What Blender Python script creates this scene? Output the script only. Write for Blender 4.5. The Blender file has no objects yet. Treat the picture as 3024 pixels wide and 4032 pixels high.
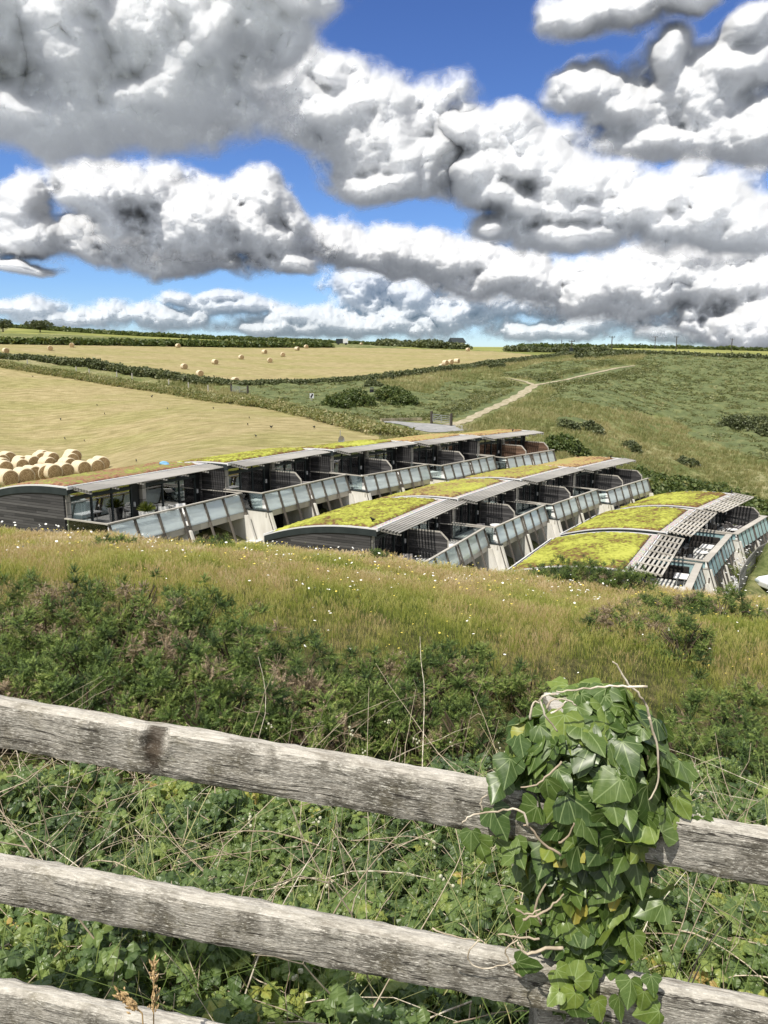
import bpy, bmesh, math, random
import numpy as np
from mathutils import Vector, Matrix, noise as mnoise
R = math.radians
sc = bpy.context.scene
COL = sc.collection

# ---------------- camera ----------------
F = 2912.0; PITCH = R(11.0)
CP, SP = math.cos(PITCH), math.sin(PITCH)
cam_d = bpy.data.cameras.new('camera')
cam_d.sensor_fit = 'VERTICAL'; cam_d.sensor_height = 36.0; cam_d.lens = 26.0
cam_d.clip_start = 0.05; cam_d.clip_end = 20000
cam = bpy.data.objects.new('camera', cam_d); COL.objects.link(cam)
cam.location = (0, 0, 0); cam.rotation_euler = (math.pi/2 - PITCH, 0, 0)
sc.camera = cam

# pixel (of the 3024x4032 photograph) -> x/y and z/y of the ray through it
def ray(px, py):
    u = (px-1512)/F; v = (py-2016)/F
    d = CP - v*SP
    return u/d, (-SP - v*CP)/d
def at(px, py, y):
    a, b = ray(px, py); return Vector((a*y, y, b*y))
def atz(px, py, z):
    a, b = ray(px, py); y = z/b; return Vector((a*y, y, z))
def pix(p):
    f = p[1]*CP - p[2]*SP; up = p[1]*SP + p[2]*CP
    return 1512 + F*p[0]/f, 2016 - F*up/f

# ---------------- sun, sky, exposure ----------------
SUN_AZ, SUN_EL = R(-146), R(58)       # azimuth from +Y, minus = towards -X
sd = bpy.data.lights.new('sun', 'SUN'); sd.energy = 4.2; sd.angle = R(0.53); sd.color = (1.0, 0.94, 0.84)
sun = bpy.data.objects.new('sun', sd); COL.objects.link(sun)
SUN_DIR = Vector((math.sin(SUN_AZ)*math.cos(SUN_EL), math.cos(SUN_AZ)*math.cos(SUN_EL), math.sin(SUN_EL)))
sun.rotation_euler = (-SUN_DIR).to_track_quat('-Z', 'Y').to_euler()
sc.view_settings.view_transform = 'Standard'; sc.view_settings.look = 'None'
sc.view_settings.exposure = 0.45; sc.view_settings.gamma = 1.0
sc.view_settings.use_curve_mapping = False
sc.render.engine = 'CYCLES'
sc.cycles.max_bounces = 7; sc.cycles.diffuse_bounces = 3; sc.cycles.glossy_bounces = 3
sc.cycles.transmission_bounces = 6; sc.cycles.transparent_max_bounces = 12
sc.cycles.use_denoising = True
sc.cycles.caustics_reflective = False; sc.cycles.caustics_refractive = False

class NT:
    """small node-tree writer"""
    def __init__(s, nt): s.nt = nt; s.N = nt.nodes; s.L = nt.links
    def put(s, sock, v):
        if isinstance(v, bpy.types.NodeSocket): s.L.new(v, sock)
        elif v is not None:
            if hasattr(sock.default_value, '__len__') and not hasattr(v, '__len__'):
                v = (v,)*len(sock.default_value)
            if hasattr(v, '__len__') and len(sock.default_value) == 4 and len(v) == 3: v = tuple(v)+(1,)
            sock.default_value = v
    def node(s, t, ins=None, **kw):
        n = s.N.new(t)
        for k, v in kw.items(): setattr(n, k, v)
        for k, v in (ins or {}).items(): s.put(n.inputs[k], v)
        return n
    def math(s, op, a, b=None, c=None, clamp=False):
        n = s.N.new('ShaderNodeMath'); n.operation = op; n.use_clamp = clamp
        for i, v in enumerate((a, b, c)): s.put(n.inputs[i], v)
        return n.outputs[0]
    def vec(s, op, a, b=None):
        n = s.N.new('ShaderNodeVectorMath'); n.operation = op
        s.put(n.inputs[0], a)
        if b is not None: s.put(n.inputs[1], b)
        return n.outputs['Value'] if op in ('LENGTH', 'DOT_PRODUCT', 'DISTANCE') else n.outputs[0]
    def mix(s, f, a, b, blend='MIX'):
        n = s.N.new('ShaderNodeMix'); n.data_type = 'RGBA'; n.blend_type = blend
        s.put(n.inputs[0], f); s.put(n.inputs[6], a); s.put(n.inputs[7], b); return n.outputs[2]
    def noise(s, v, scale, detail=4, rough=.55, dist=0.0, lac=2.0):
        n = s.node('ShaderNodeTexNoise', {'Vector': v, 'Scale': scale, 'Detail': detail, 'Roughness': rough, 'Distortion': dist, 'Lacunarity': lac})
        return n.outputs[0]
    def step(s, v, a, b, c=0., d=1.):
        n = s.N.new('ShaderNodeMapRange'); n.interpolation_type = 'SMOOTHSTEP'
        s.put(n.inputs[0], v)
        for i, q in enumerate((a, b, c, d)): s.put(n.inputs[i+1], q)
        return n.outputs[0]
    def lin(s, v, a, b, c=0., d=1.):
        n = s.N.new('ShaderNodeMapRange'); s.put(n.inputs[0], v)
        for i, q in enumerate((a, b, c, d)): s.put(n.inputs[i+1], q)
        return n.outputs[0]
    def ramp(s, f, pts):
        n = s.N.new('ShaderNodeValToRGB'); cr = n.color_ramp
        while len(cr.elements) < len(pts): cr.elements.new(.5)
        for e, (p, c) in zip(cr.elements, pts): e.position = p; e.color = tuple(c)+(1,)
        s.put(n.inputs[0], f); return n.outputs[0]
# clouds: (cx, cy, rx, ry, weight) on a 1659-wide view of the sky, turned into directions (azimuth, elevation)
S1 = 3024/1659
def azel(px, py):
    a, b = ray(px, py); v = Vector((a, 1, b)).normalized()
    return math.atan2(v.x, v.y), math.asin(v.z)
LEFT = [(150,110,430,250),(60,260,330,100),(300,200,330,140),(520,60,150,190),(560,-30,180,90),(240,240,230,80),(620,100,60,70),(440,90,120,110)]
ARM = [(620,190,130,70),(700,235,190,115),(820,290,190,120),(700,150,90,62),(790,210,110,60),(880,350,190,95),(960,310,110,90),(840,400,110,45),(420,255,90,40)]
BACK = [(1250,30,100,60),(1330,20,90,62),(1440,90,55,90),(1640,40,75,50),(1480,-20,90,40),(1590,130,120,70),
        (1260,190,110,70),(1370,230,140,100),(1520,210,180,140),(1640,300,150,130),(1430,310,180,70)]
FRONT = [(1000,300,75,60),(1110,300,90,72),(1150,360,130,95),(1260,410,160,90),(1360,460,190,80),(1450,430,80,60),(1520,470,200,90),
        (1230,520,150,50),(1620,500,160,90),(1080,420,90,60),(1060,500,50,35),(1250,460,150,70),(1140,450,80,70),(1015,375,70,70)]
MID2 = [(400,480,170,90),(560,440,80,62),(580,510,130,70),(640,560,60,36),(300,420,120,60),(210,420,80,60)]
MID = [(285,455,110,70),(50,450,62,80),(60,520,110,70),(210,420,95,75),(300,420,140,75),(250,520,190,70),(400,480,170,90),(560,440,80,65),
       (580,520,150,70),(700,530,130,60),(640,570,60,40),(830,540,190,60),(980,560,170,60),(1120,600,200,60),
       (1300,620,260,90),(1500,620,260,110),(1620,700,200,80),(60,580,80,18),(420,560,210,50)]
FAR = [(60,665,110,28),(130,690,110,30),(300,680,90,30),(360,690,90,35),(390,648,40,22),(470,640,70,20),(510,660,110,28),
       (640,690,130,30),(600,710,140,25),(780,620,90,50),(860,640,120,60),(740,700,160,40),(930,690,160,50),(1030,650,130,50),
       (1180,650,150,60),(1180,720,150,30),(1320,690,130,45),(1430,720,110,28),(1540,730,130,25),(1630,690,90,40),(820,600,60,40)]
CLOUD_TR = .22
world = bpy.data.worlds.new('World'); sc.world = world; world.use_nodes = True
W = NT(world.node_tree); W.N.clear()
dirv = W.node('ShaderNodeTexCoord').outputs['Generated']
dx = W.node('ShaderNodeSeparateXYZ', {0: W.vec('NORMALIZE', dirv)})
az = W.math('ARCTAN2', dx.outputs[0], dx.outputs[1]); el = W.math('ARCSINE', dx.outputs[2])
AE = W.node('ShaderNodeCombineXYZ', {0: az, 1: el, 2: 0.}).outputs[0]
sky = W.node('ShaderNodeTexSky', sky_type='NISHITA', sun_disc=False, sun_elevation=SUN_EL, sun_rotation=SUN_AZ,
             altitude=50, air_density=1.0, dust_density=0.25, ozone_density=2.5)
SKY_STR = 0.11
base = W.vec('MULTIPLY', sky.outputs[0], (SKY_STR,)*3)
# the picture's blue: a clear, deep tone high up, paler at the horizon
base = W.mix(1.0, base, W.ramp(W.lin(el, 0, .42), [(0, (.74, .84, 1.0)), (.25, (.55, .72, 1.0)), (1, (.42, .55, .88))]), 'MULTIPLY')
# broken cloud over the rest of the sky, out of the picture: overhead and behind
cn = W.noise(W.vec('MULTIPLY', dirv, (1, 1, 1.6)), 2.4, 4, .55)
out_ = W.math('MAXIMUM', W.step(el, .50, .75), W.math('MULTIPLY', W.step(W.math('ABSOLUTE', az), .75, 1.1), W.step(el, .0, .1)))
base = W.mix(W.math('MULTIPLY', W.step(cn, .36, .50), out_), base, (.60, .60, .60))
bg = W.node('ShaderNodeBackground', {'Color': base, 'Strength': 1.0})
W.L.new(bg.outputs[0], W.node('ShaderNodeOutputWorld').inputs[0])

# ---- the clouds: billowing relief surfaces kilometres away, lit by the sun and the sky ----
def _hash(ix, iy, seed):
    h = (ix.astype(np.int64)*374761393 + iy.astype(np.int64)*668265263 + seed*974634777) & 0xffffffff
    h = ((h ^ (h >> 13))*1274126177) & 0xffffffff
    h = ((h ^ (h >> 16))*2246822519) & 0xffffffff
    return ((h ^ (h >> 15)) & 0xffffff)/float(0xffffff)
def perlin(x, y, seed=0):
    ix = np.floor(x); iy = np.floor(y); fx = x-ix; fy = y-iy
    def g(i, j):
        a = _hash(ix+i, iy+j, seed)*2*np.pi
        return np.cos(a)*(fx-i)+np.sin(a)*(fy-j)
    u = fx*fx*fx*(fx*(fx*6-15)+10); v = fy*fy*fy*(fy*(fy*6-15)+10)
    a = g(0, 0); b = g(1, 0); c = g(0, 1); d = g(1, 1)
    return (a+(b-a)*u + ((c+(d-c)*u)-(a+(b-a)*u))*v)*1.5
def fbm(x, y, seed=0, octs=5, gain=.5, lac=2.03):
    r = 0; am = 1.; t = 0
    for o in range(octs):
        r = r+am*perlin(x+17.3*o, y-9.1*o, seed+o); t += am; am *= gain; x = x*lac; y = y*lac
    return r/t*1.4
def worley(x, y, seed=0):
    ix = np.floor(x); iy = np.floor(y); best = np.full(x.shape, 9.)
    for i in (-1, 0, 1):
        for j in (-1, 0, 1):
            px = ix+i+_hash(ix+i, iy+j, seed); py = iy+j+_hash(ix+i, iy+j, seed+77)
            best = np.minimum(best, (px-x)**2+(py-y)**2)
    return np.sqrt(best)
def billow(x, y, seed, octs, gain=.55):
    """round lobes, smaller ones riding on larger ones: 1 on a lobe's top, 0 in the creases"""
    r = 0; am = 1.; t = 0
    for o in range(octs):
        wx = x+.30*perlin(x*1.3, y*1.3, seed+50+o); wy = y+.30*perlin(x*1.3+9, y*1.3+4, seed+60+o)
        d = worley(wx, wy, seed+o)
        r = r+am*np.sqrt(np.clip(1-(d/.95)**2, 0, 1)); t += am; am *= gain; x = x*2.1+3.7; y = y*2.1+1.9
    return r/t
def mesh_from(name, V, Fq, mat, smooth=True, attrs=None, parent=None):
    me = bpy.data.meshes.new(name)
    V = np.asarray(V, dtype=np.float32); Fq = np.asarray(Fq, dtype=np.int32)
    n = Fq.shape[1]
    me.vertices.add(len(V)); me.vertices.foreach_set('co', V.ravel())
    me.loops.add(Fq.size); me.loops.foreach_set('vertex_index', Fq.ravel())
    me.polygons.add(len(Fq)); me.polygons.foreach_set('loop_start', np.arange(0, Fq.size, n, dtype=np.int32))
    me.polygons.foreach_set('use_smooth', np.full(len(Fq), smooth, dtype=bool))
    for k, v in (attrs or {}).items():
        v = np.asarray(v, dtype=np.float32)
        if v.ndim == 1: me.attributes.new(k, 'FLOAT', 'POINT').data.foreach_set('value', v)
        else: me.attributes.new(k, 'FLOAT_COLOR', 'POINT').data.foreach_set('color', np.c_[v, np.ones(len(v))].astype(np.float32).ravel())
    me.update(calc_edges=True)
    for m in (mat if isinstance(mat, (list, tuple)) else [mat]): me.materials.append(m)
    o = bpy.data.objects.new(name, me); COL.objects.link(o)
    if parent is not None: o.parent = parent
    return o
cmat = bpy.data.materials.new('cloud'); cmat.use_nodes = True; T = NT(cmat.node_tree); T.N.clear()
op = T.node('ShaderNodeAttribute', attribute_name='opacity').outputs['Fac']
ms = T.node('ShaderNodeBsdfPrincipled', {'Base Color': (.465, .48, .505), 'Roughness': 1., 'Specular IOR Level': 0., 'Subsurface Weight': .7, 'Subsurface Radius': (1., 1., 1.), 'Subsurface Scale': 120.}, subsurface_method='BURLEY')
ms2 = T.node('ShaderNodeMixShader', {0: op, 1: T.node('ShaderNodeBsdfTransparent').outputs[0], 2: ms.outputs[0]})
T.L.new(ms2.outputs[0], T.node('ShaderNodeOutputMaterial').inputs[0])
def cloud_layer(blobs, dist, relief, sc_, amp, seed, lo, hi, a0=-34, a1=34, e0=-.6, e1=27, st=.06, opmax=1., over=0.):
    az1 = np.radians(np.arange(a0, a1, st)); el1 = np.radians(np.arange(e0, e1, st))
    A, E = np.meshgrid(az1, el1)
    w = np.maximum(E, 0)+.13
    nx = A*sc_; ny = E*sc_*1.15
    wa = fbm(nx*.9, ny*.9, seed+5, 4)*.12/sc_; we = fbm(nx*.9+31, ny*.9+5, seed+6, 4)*.12/sc_
    QA, QE = A+wa, E+we
    dm = np.full(A.shape, 9.); k = 7.
    acc = np.zeros(A.shape)
    for (cx, cy, rx, ry) in blobs:
        a, e = azel(cx*S1, cy*S1); a2, _ = azel((cx+rx)*S1, cy*S1); _, e2 = azel(cx*S1, (cy-ry)*S1)
        ra, re_ = max(1e-3, a2-a), max(1e-3, e2-e)
        y_ = (QE-e)/re_; y_ = np.where(y_ < 0, y_*1.25, y_)
        acc += np.exp(-k*np.minimum(((QA-a)/ra)**2+y_**2, 6)**.5)
    b = 1+np.log(np.maximum(acc, 1e-9))/k
    bl = billow(nx*2.1, ny*2.1, seed+20, 5)
    f = b + amp*(fbm(nx*1.6, ny*1.6, seed, 7, .55)*.55 + (bl-.5)*.55)
    bs = billow(nx*1.7, ny*1.7, seed+20, 3, .45)
    fs = b + amp*(fbm(nx*1.6, ny*1.6, seed, 4, .5)*.6 + (bs-.5)*.3)
    h = 1.25*(1-np.exp(-2.2*np.clip(fs+.10, 0, 2))) + (bs-.5)*.34*np.clip(f*2, 0, 1) + (bl-.5)*.20*np.clip(f*2, 0, 1)
    op = np.clip((f-lo)/(hi-lo), 0, 1); op = op*op*(3-2*op)*opmax
    r = dist - relief*h - over*dist*(E-.2)
    X = np.stack([np.sin(A)*np.cos(E)*r, np.cos(A)*np.cos(E)*r, np.sin(E)*r], -1).reshape(-1, 3)
    ny_, nx_ = A.shape
    idx = np.arange(ny_*nx_).reshape(ny_, nx_)
    q = np.stack([idx[:-1, :-1], idx[:-1, 1:], idx[1:, 1:], idx[1:, :-1]], -1).reshape(-1, 4)
    o_ = op.reshape(-1); keep = o_[q].max(1) > 0.002
    q = q[keep]; used = np.unique(q); remap = np.zeros(len(X), dtype=np.int64); remap[used] = np.arange(len(used))
    ob = mesh_from('clouds', X[used], remap[q], cmat, True, {'opacity': o_[used]})
    ob['kind'] = 'structure'; return ob
cloud_layer(FAR, 9500, 800, 15, .80, 11, -.06, .48, opmax=.80, e1=9, over=-.5)
cloud_layer(MID, 7500, 850, 10., .78, 23, -.05, .42, e1=17, over=-.45)
cloud_layer(MID2, 6600, 850, 10., .78, 29, -.05, .42, e1=17, a1=5, over=-.4)
cloud_layer(BACK, 8800, 1300, 7., .78, 41, -.05, .42, a0=-2, over=-.4)
cloud_layer(ARM, 5000, 850, 7., .78, 37, -.05, .42, a0=-25, a1=10, over=-.4)
cloud_layer(FRONT, 4900, 850, 7., .78, 53, -.05, .42, a0=-5, e1=20, over=-.4)
cloud_layer(LEFT, 4000, 800, 5.5, .70, 61, -.08, .40, a1=0, over=.25)
# ================= shared builders =================
rng = np.random.default_rng(7); random.seed(7)
def tag(o, label=None, cat=None, group=None, kind=None):
    if label: o['label'] = label
    if cat: o['category'] = cat
    if group: o['group'] = group
    if kind: o['kind'] = kind
    return o
def empty(name, loc=(0,0,0), rz=0., label=None, cat=None, group=None):
    o = bpy.data.objects.new(name, None); COL.objects.link(o); o.location = loc; o.rotation_euler = (0, 0, rz)
    o.empty_display_size = .2
    return tag(o, label, cat, group)
def copy_tree(o, parent=None):
    c = o.copy(); COL.objects.link(c); c.parent = parent
    for ch in list(o.children): copy_tree(ch, c)
    return c
def mat(name, rough=.8, spec=.3):
    m = bpy.data.materials.new(name); m.use_nodes = True; T = NT(m.node_tree); T.N.clear()
    b = T.node('ShaderNodeBsdfPrincipled', {'Roughness': rough, 'Specular IOR Level': spec})
    T.L.new(b.outputs[0], T.node('ShaderNodeOutputMaterial').inputs[0])
    T.b = b; T.m = m
    return T
def bump(T, h, strength=.5, dist=.02):
    T.L.new(T.node('ShaderNodeBump', {'Strength': strength, 'Distance': dist, 'Height': h}).outputs[0], T.b.inputs['Normal'])
def OC(T): return T.node('ShaderNodeTexCoord').outputs['Object']
def GEO(T): return T.node('ShaderNodeNewGeometry').outputs['Position']
def attr(T, n, out='Fac'): return T.node('ShaderNodeAttribute', attribute_name=n).outputs[out]
def leafmat(name, cols, rough=.5, spec=.4, trans=.35, patch=1.5, extra=None):
    """foliage: hue picked per leaf by attribute 'tone', drifting with place; thin leaves let light through"""
    T = mat(name, rough, spec)
    t = T.math('ADD', attr(T, 'tone'), T.math('MULTIPLY', T.math('SUBTRACT', T.noise(GEO(T), patch, 3), .5), .6), clamp=True)
    c = T.ramp(t, cols)
    if extra: c = extra(T, c)
    T.put(T.b.inputs['Base Color'], c)
    tr = T.node('ShaderNodeBsdfTranslucent', {'Color': T.vec('MULTIPLY', c, (1.3, 1.35, .6))})
    ms = T.node('ShaderNodeMixShader', {0: trans, 1: T.b.outputs[0], 2: tr.outputs[0]})
    T.L.new(ms.outputs[0], [n for n in T.N if n.type == 'OUTPUT_MATERIAL'][0].inputs[0])
    return T.m
class MB:
    """collects faces, builds ONE mesh object"""
    def __init__(s): s.V = []; s.F = []; s.M = []; s.n = 0; s.T = []
    def add(s, V, Fs, m=0, tone=None):
        V = np.asarray(V, float)
        s.V.append(V)
        for f in Fs: s.F.append(tuple(int(i)+s.n for i in f)); s.M.append(m)
        s.T.append(np.full(len(V), .5 if tone is None else tone)); s.n += len(V)
        return s
    def box(s, x0, x1, y0, y1, z0, z1, m=0, tone=None, M=None):
        V = np.array([(x, y, z) for z in (z0, z1) for y in (y0, y1) for x in (x0, x1)], float)
        if M is not None: V = V @ np.array(M.to_3x3()).T + np.array(M.translation)
        return s.add(V, [(0,2,3,1),(4,5,7,6),(0,1,5,4),(2,6,7,3),(0,4,6,2),(1,3,7,5)], m, tone)
    def bar(s, a, b, w, h, m=0, up=(0,0,1), tone=None):
        a = Vector(a); b = Vector(b); d = (b-a).normalized(); sd = d.cross(Vector(up))
        sd = sd.normalized() if sd.length > 1e-4 else Vector((1,0,0)); u = sd.cross(d)
        V = [p+sd*i*w/2+u*j*h/2 for p in (a, b) for i, j in ((-1,-1),(1,-1),(1,1),(-1,1))]
        return s.add(V, [(0,3,2,1),(4,5,6,7),(0,1,5,4),(1,2,6,5),(2,3,7,6),(3,0,4,7)], m, tone)
    def prism(s, pts, a, b, axis=0, m=0, tone=None):
        """closed outline (2-D points) pushed from a to b along an axis"""
        def P(c, q):
            q = list(q); q.insert(axis, c); return q
        n = len(pts); V = [P(a, p) for p in pts]+[P(b, p) for p in pts]
        Fs = [tuple(range(n))[::-1], tuple(range(n, 2*n))]+[(i, (i+1) % n, n+(i+1) % n, n+i) for i in range(n)]
        return s.add(V, Fs, m, tone)
    def tube(s, pts, r, m=0, k=6, tone=None, cap=True):
        pts = [Vector(p) for p in pts]; rs = r if hasattr(r, '__len__') else [r]*len(pts)
        V = []; u = None
        for i, p in enumerate(pts):
            d = (pts[min(i+1, len(pts)-1)]-pts[max(i-1, 0)]).normalized()
            if u is None: u = d.orthogonal().normalized()
            u = (u-d*u.dot(d)); u = u.normalized() if u.length > 1e-5 else d.orthogonal().normalized()
            w = d.cross(u)
            for j in range(k):
                a = 2*math.pi*j/k; V.append(p+(u*math.cos(a)+w*math.sin(a))*rs[i])
        Fs = [(i*k+j, i*k+(j+1) % k, (i+1)*k+(j+1) % k, (i+1)*k+j) for i in range(len(pts)-1) for j in range(k)]
        if cap: Fs += [tuple(range(k))[::-1], tuple(range((len(pts)-1)*k, len(pts)*k))]
        return s.add(V, Fs, m, tone)
    def build(s, name, mats, parent=None, smooth=False, bevel=0):
        me = bpy.data.meshes.new(name)
        V = np.concatenate(s.V); me.from_pydata(V.tolist(), [], s.F)
        me.polygons.foreach_set('material_index', s.M)
        me.polygons.foreach_set('use_smooth', [smooth]*len(s.F))
        me.attributes.new('tone', 'FLOAT', 'POINT').data.foreach_set('value', np.concatenate(s.T).astype(np.float32))
        for m in (mats if isinstance(mats, (list, tuple)) else [mats]): me.materials.append(m)
        me.update()
        o = bpy.data.objects.new(name, me); COL.objects.link(o)
        if parent is not None: o.parent = parent
        if bevel:
            b = o.modifiers.new('bevel', 'BEVEL'); b.width = bevel; b.segments = 2; b.limit_method = 'ANGLE'
        return o
def stamp(name, protos, pos, rot, scale, mats, tone=None, pick=None, parent=None, smooth=False, loc=False):
    """many copies of small prototypes (list of (V, F[n,k]) with the same k) as one mesh"""
    pos = np.asarray(pos, float); n = len(pos); rot = np.asarray(rot, float); scale = np.asarray(scale, float)
    if scale.ndim == 1: scale = scale[:, None]*np.ones(3)
    tone = rng.random(n) if tone is None else np.asarray(tone)
    pick = rng.integers(0, len(protos), n) if pick is None else pick
    VV = []; FF = []; TT = []; HH = []; LL = []; off = 0
    for k, pr in enumerate(protos):
        V, Fq = pr[0], pr[1]
        ii = np.nonzero(pick == k)[0]
        if not len(ii): continue
        V = np.asarray(V, float); Fq = np.asarray(Fq)
        X = V[None]*scale[ii][:, None, :]
        X = np.einsum('nij,nvj->nvi', rot[ii], X)+pos[ii][:, None, :]
        VV.append(X.reshape(-1, 3)); FF.append((Fq[None]+(np.arange(len(ii))*len(V))[:, None, None]+off).reshape(-1, Fq.shape[1]))
        base = np.repeat(tone[ii], len(V))
        if len(pr) > 2: base = base+np.tile(pr[2], len(ii))
        TT.append(base); HH.append(np.tile(V[:, 2], len(ii))); LL.append(np.tile(V, (len(ii), 1)))
        off += len(ii)*len(V)
    at_ = {'tone': np.concatenate(TT), 'hgt': np.concatenate(HH)}
    if loc: at_['loc'] = np.concatenate(LL)
    return mesh_from(name, np.concatenate(VV), np.concatenate(FF), mats, smooth, at_, parent)
def rots(n, tilt=.3, az=None, r=None):
    """rotation matrices: spin about z then a random tilt"""
    r = r or rng
    a = r.random(n)*2*np.pi if az is None else az
    t = np.abs(r.normal(0, tilt, n)); b = r.random(n)*2*np.pi
    ca, sa = np.cos(a), np.sin(a); Z = np.zeros((n, 3, 3)); Z[:, 0, 0] = ca; Z[:, 0, 1] = -sa; Z[:, 1, 0] = sa; Z[:, 1, 1] = ca; Z[:, 2, 2] = 1
    k = np.stack([np.cos(b), np.sin(b), 0*b], -1); return np.einsum('nij,njk->nik', axrot(k, t), Z)
def axrot(k, t):
    n = len(t); K = np.zeros((n, 3, 3)); K[:, 0, 1] = -k[:, 2]; K[:, 0, 2] = k[:, 1]; K[:, 1, 0] = k[:, 2]; K[:, 1, 2] = -k[:, 0]; K[:, 2, 0] = -k[:, 1]; K[:, 2, 1] = k[:, 0]
    return np.eye(3)[None]+np.sin(t)[:, None, None]*K+(1-np.cos(t))[:, None, None]*(K@K)
def align(d, roll=None):
    """rotation matrices that take +z to the directions d"""
    d = np.asarray(d, float); d = d/np.linalg.norm(d, axis=1, keepdims=True); n = len(d)
    ref = np.where(np.abs(d[:, 2:3]) > .95, np.array([[1., 0, 0]]), np.array([[0, 0, 1.]]))
    x = np.cross(ref, d); x /= np.linalg.norm(x, axis=1, keepdims=True); y = np.cross(d, x)
    roll = rng.random(n)*2*np.pi if roll is None else roll
    c, s = np.cos(roll)[:, None], np.sin(roll)[:, None]
    return np.stack([x*c+y*s, -x*s+y*c, d], -1)

# ================= the land =================
UNITS = []   # row, no, P0, P1, roof height
for row, l in dict(A=[((262,1919),(811,1827),5.60),((894,1825),(1240,1770),5.50),((1311,1772),(1579,1738),5.47),((1628,1742),(1841,1713),5.50),((1890,1719),(2084,1696),5.58)],
                   B=[((1481,2083),(1756,1967),8.10),((1799,1963),(2014,1892),8.01),((2048,1888),(2236,1840),7.91),((2273,1844),(2444,1805),7.95)],
                   C=[((2486,2250),(2596,2107),10.60),((2622,2096),(2737,2007),10.41),((2763,2003),(2891,1945),10.32)]).items():
    for i, (p, q, H) in enumerate(l):
        P0 = atz(*p, -H); P1 = atz(*q, -H); UNITS.append((row, i+1, P0, P1, H))
GP = [  # (px, py, depth): ground seen at that pixel of the photograph, at that distance
 (-500,1900,58),(-500,1600,100),(-500,1420,150),(-500,1330,220),(-500,1270,420),
 (0,1895,58),(0,1800,78),(0,1700,95),(0,1560,122),(0,1445,150),(0,1385,175),(0,1345,215),(0,1305,320),(0,1282,420),(0,1292,800),
 (380,1865,62),(380,1790,78),(380,1620,105),(380,1500,140),(380,1440,160),(380,1350,230),(380,1318,330),(380,1300,430),(380,1305,800),
 (750,1800,60),(750,1650,88),(750,1555,122),(750,1505,142),(786,1478,151),(750,1420,185),(750,1357,250),(750,1332,340),(750,1322,430),(750,1330,800),
 (1130,1740,68),(1130,1640,90),(1130,1560,120),(1130,1505,150),(1130,1430,195),(1130,1366,260),(1130,1350,350),(1130,1348,800),
 (1512,1722,72),(1512,1690,82),(1560,1668,90),(1512,1635,100),(1512,1560,122),(1512,1500,155),(1512,1430,205),(1512,1368,290),(1512,1362,420),(1512,1362,800),
 (1700,1700,86),(1700,1640,100),(1700,1560,125),(1700,1490,155),(1780,1440,190),(1780,1380,270),(1780,1370,400),(1780,1372,800),
 (1850,1640,100),(1980,1590,118),(2110,1512,150),(2000,1470,170),(2000,1425,205),(2000,1385,270),(2000,1368,400),(2000,1370,800),
 (2200,1800,71),(2250,1700,86),(2270,1600,112),(2270,1500,150),(2270,1420,188),(2270,1400,230),(2270,1380,300),(2270,1367,420),(2270,1372,800),
 (2650,1950,74),(2650,1850,85),(2650,1700,112),(2650,1550,150),(2650,1425,198),(2650,1395,260),(2650,1375,400),(2650,1376,800),
 (3024,2080,66),(2950,1990,72),(3024,1880,82),(3024,1780,96),(3024,1650,125),(3024,1560,150),(3024,1440,195),(3024,1405,270),(3024,1382,420),(3024,1384,800),
 (3500,2000,72),(3500,1800,95),(3500,1580,150),(3500,1450,200),(3500,1392,420),(3500,1392,800),
 (2905,2352,43),(2935,2290,47),(3010,2335,46),(2975,2238,52),(3030,2200,58),
 (-500,1300,2500),(380,1325,2500),(1130,1352,2500),(2000,1374,2500),(3024,1386,2500),(3500,1396,2500)]
XYZ = [at(*p) for p in GP]
for (row, i, P0, P1, H) in UNITS:
    s = (P1-P0).normalized(); t = Vector((s.y, -s.x, 0))
    for P in ((P0, P1) if i == 1 else (P1,)):
        XYZ += [P-t*8.2+Vector((0,0,-1.75)), P-t*3+Vector((0,0,-2.9)), P+t*4.2+Vector((0,0,-5.15 if row != 'C' else -5.4))]
XYZ += [Vector(p) for p in [(-17,31,-8.6),(-23,36,-8.3),(-27,42,-8.0),(-7,31.5,-9.3),(0,32,-10.0),(7,33,-11.6),(12,33.5,-13.4),(20,34,-14.8),(24,38,-15.0),
        (38,60,-15.2),(44,60,-15.3),(24,34,-15.5),(-17,38,-7.9)]]
def plane(x, y):
    xx = 22*np.tanh(x/22); yy = np.where(y > 0, y, y*.15)
    return -1.62-.206*yy-np.where(xx > 0, .125, .088)*xx*np.clip(.25+y/10, .25, 1)-.62*np.exp(-((y-7.0)/3.2)**2)
for y in (24., 26., 28.):
    for xi in np.linspace(-.75, .75, 9): XYZ.append(Vector((xi*y, y, float(plane(np.array(xi*y), np.array(y))))))
XYZ = np.array([tuple(p) for p in XYZ])
def warp(x, y): return np.stack([x/y*2.0, np.log(y)*1.0], -1)
_c = warp(XYZ[:, 0], XYZ[:, 1]); _r = XYZ[:, 2]/XYZ[:, 1]
_D = np.sqrt(((_c[:, None]-_c[None])**2).sum(-1)+.03**2)
_wt = np.linalg.solve(np.block([[_D+np.eye(len(_c))*-1e-4, np.ones((len(_c), 1))], [np.ones((1, len(_c))), np.zeros((1, 1))]]), np.r_[_r, 0.])
def far_z(x, y):
    x = np.asarray(x, float); y = np.asarray(y, float); yy = np.maximum(y, 15.)
    xi = np.clip(x/yy, -.78, .78); q = warp(xi*yy, yy); sh = q.shape[:-1]; q = q.reshape(-1, 2)
    out = np.empty(len(q))
    for k in range(0, len(q), 20000):
        d = np.sqrt(((q[k:k+20000, None]-_c[None])**2).sum(-1)+.03**2); out[k:k+20000] = d@_wt[:-1]+_wt[-1]
    return out.reshape(sh)*yy
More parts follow.
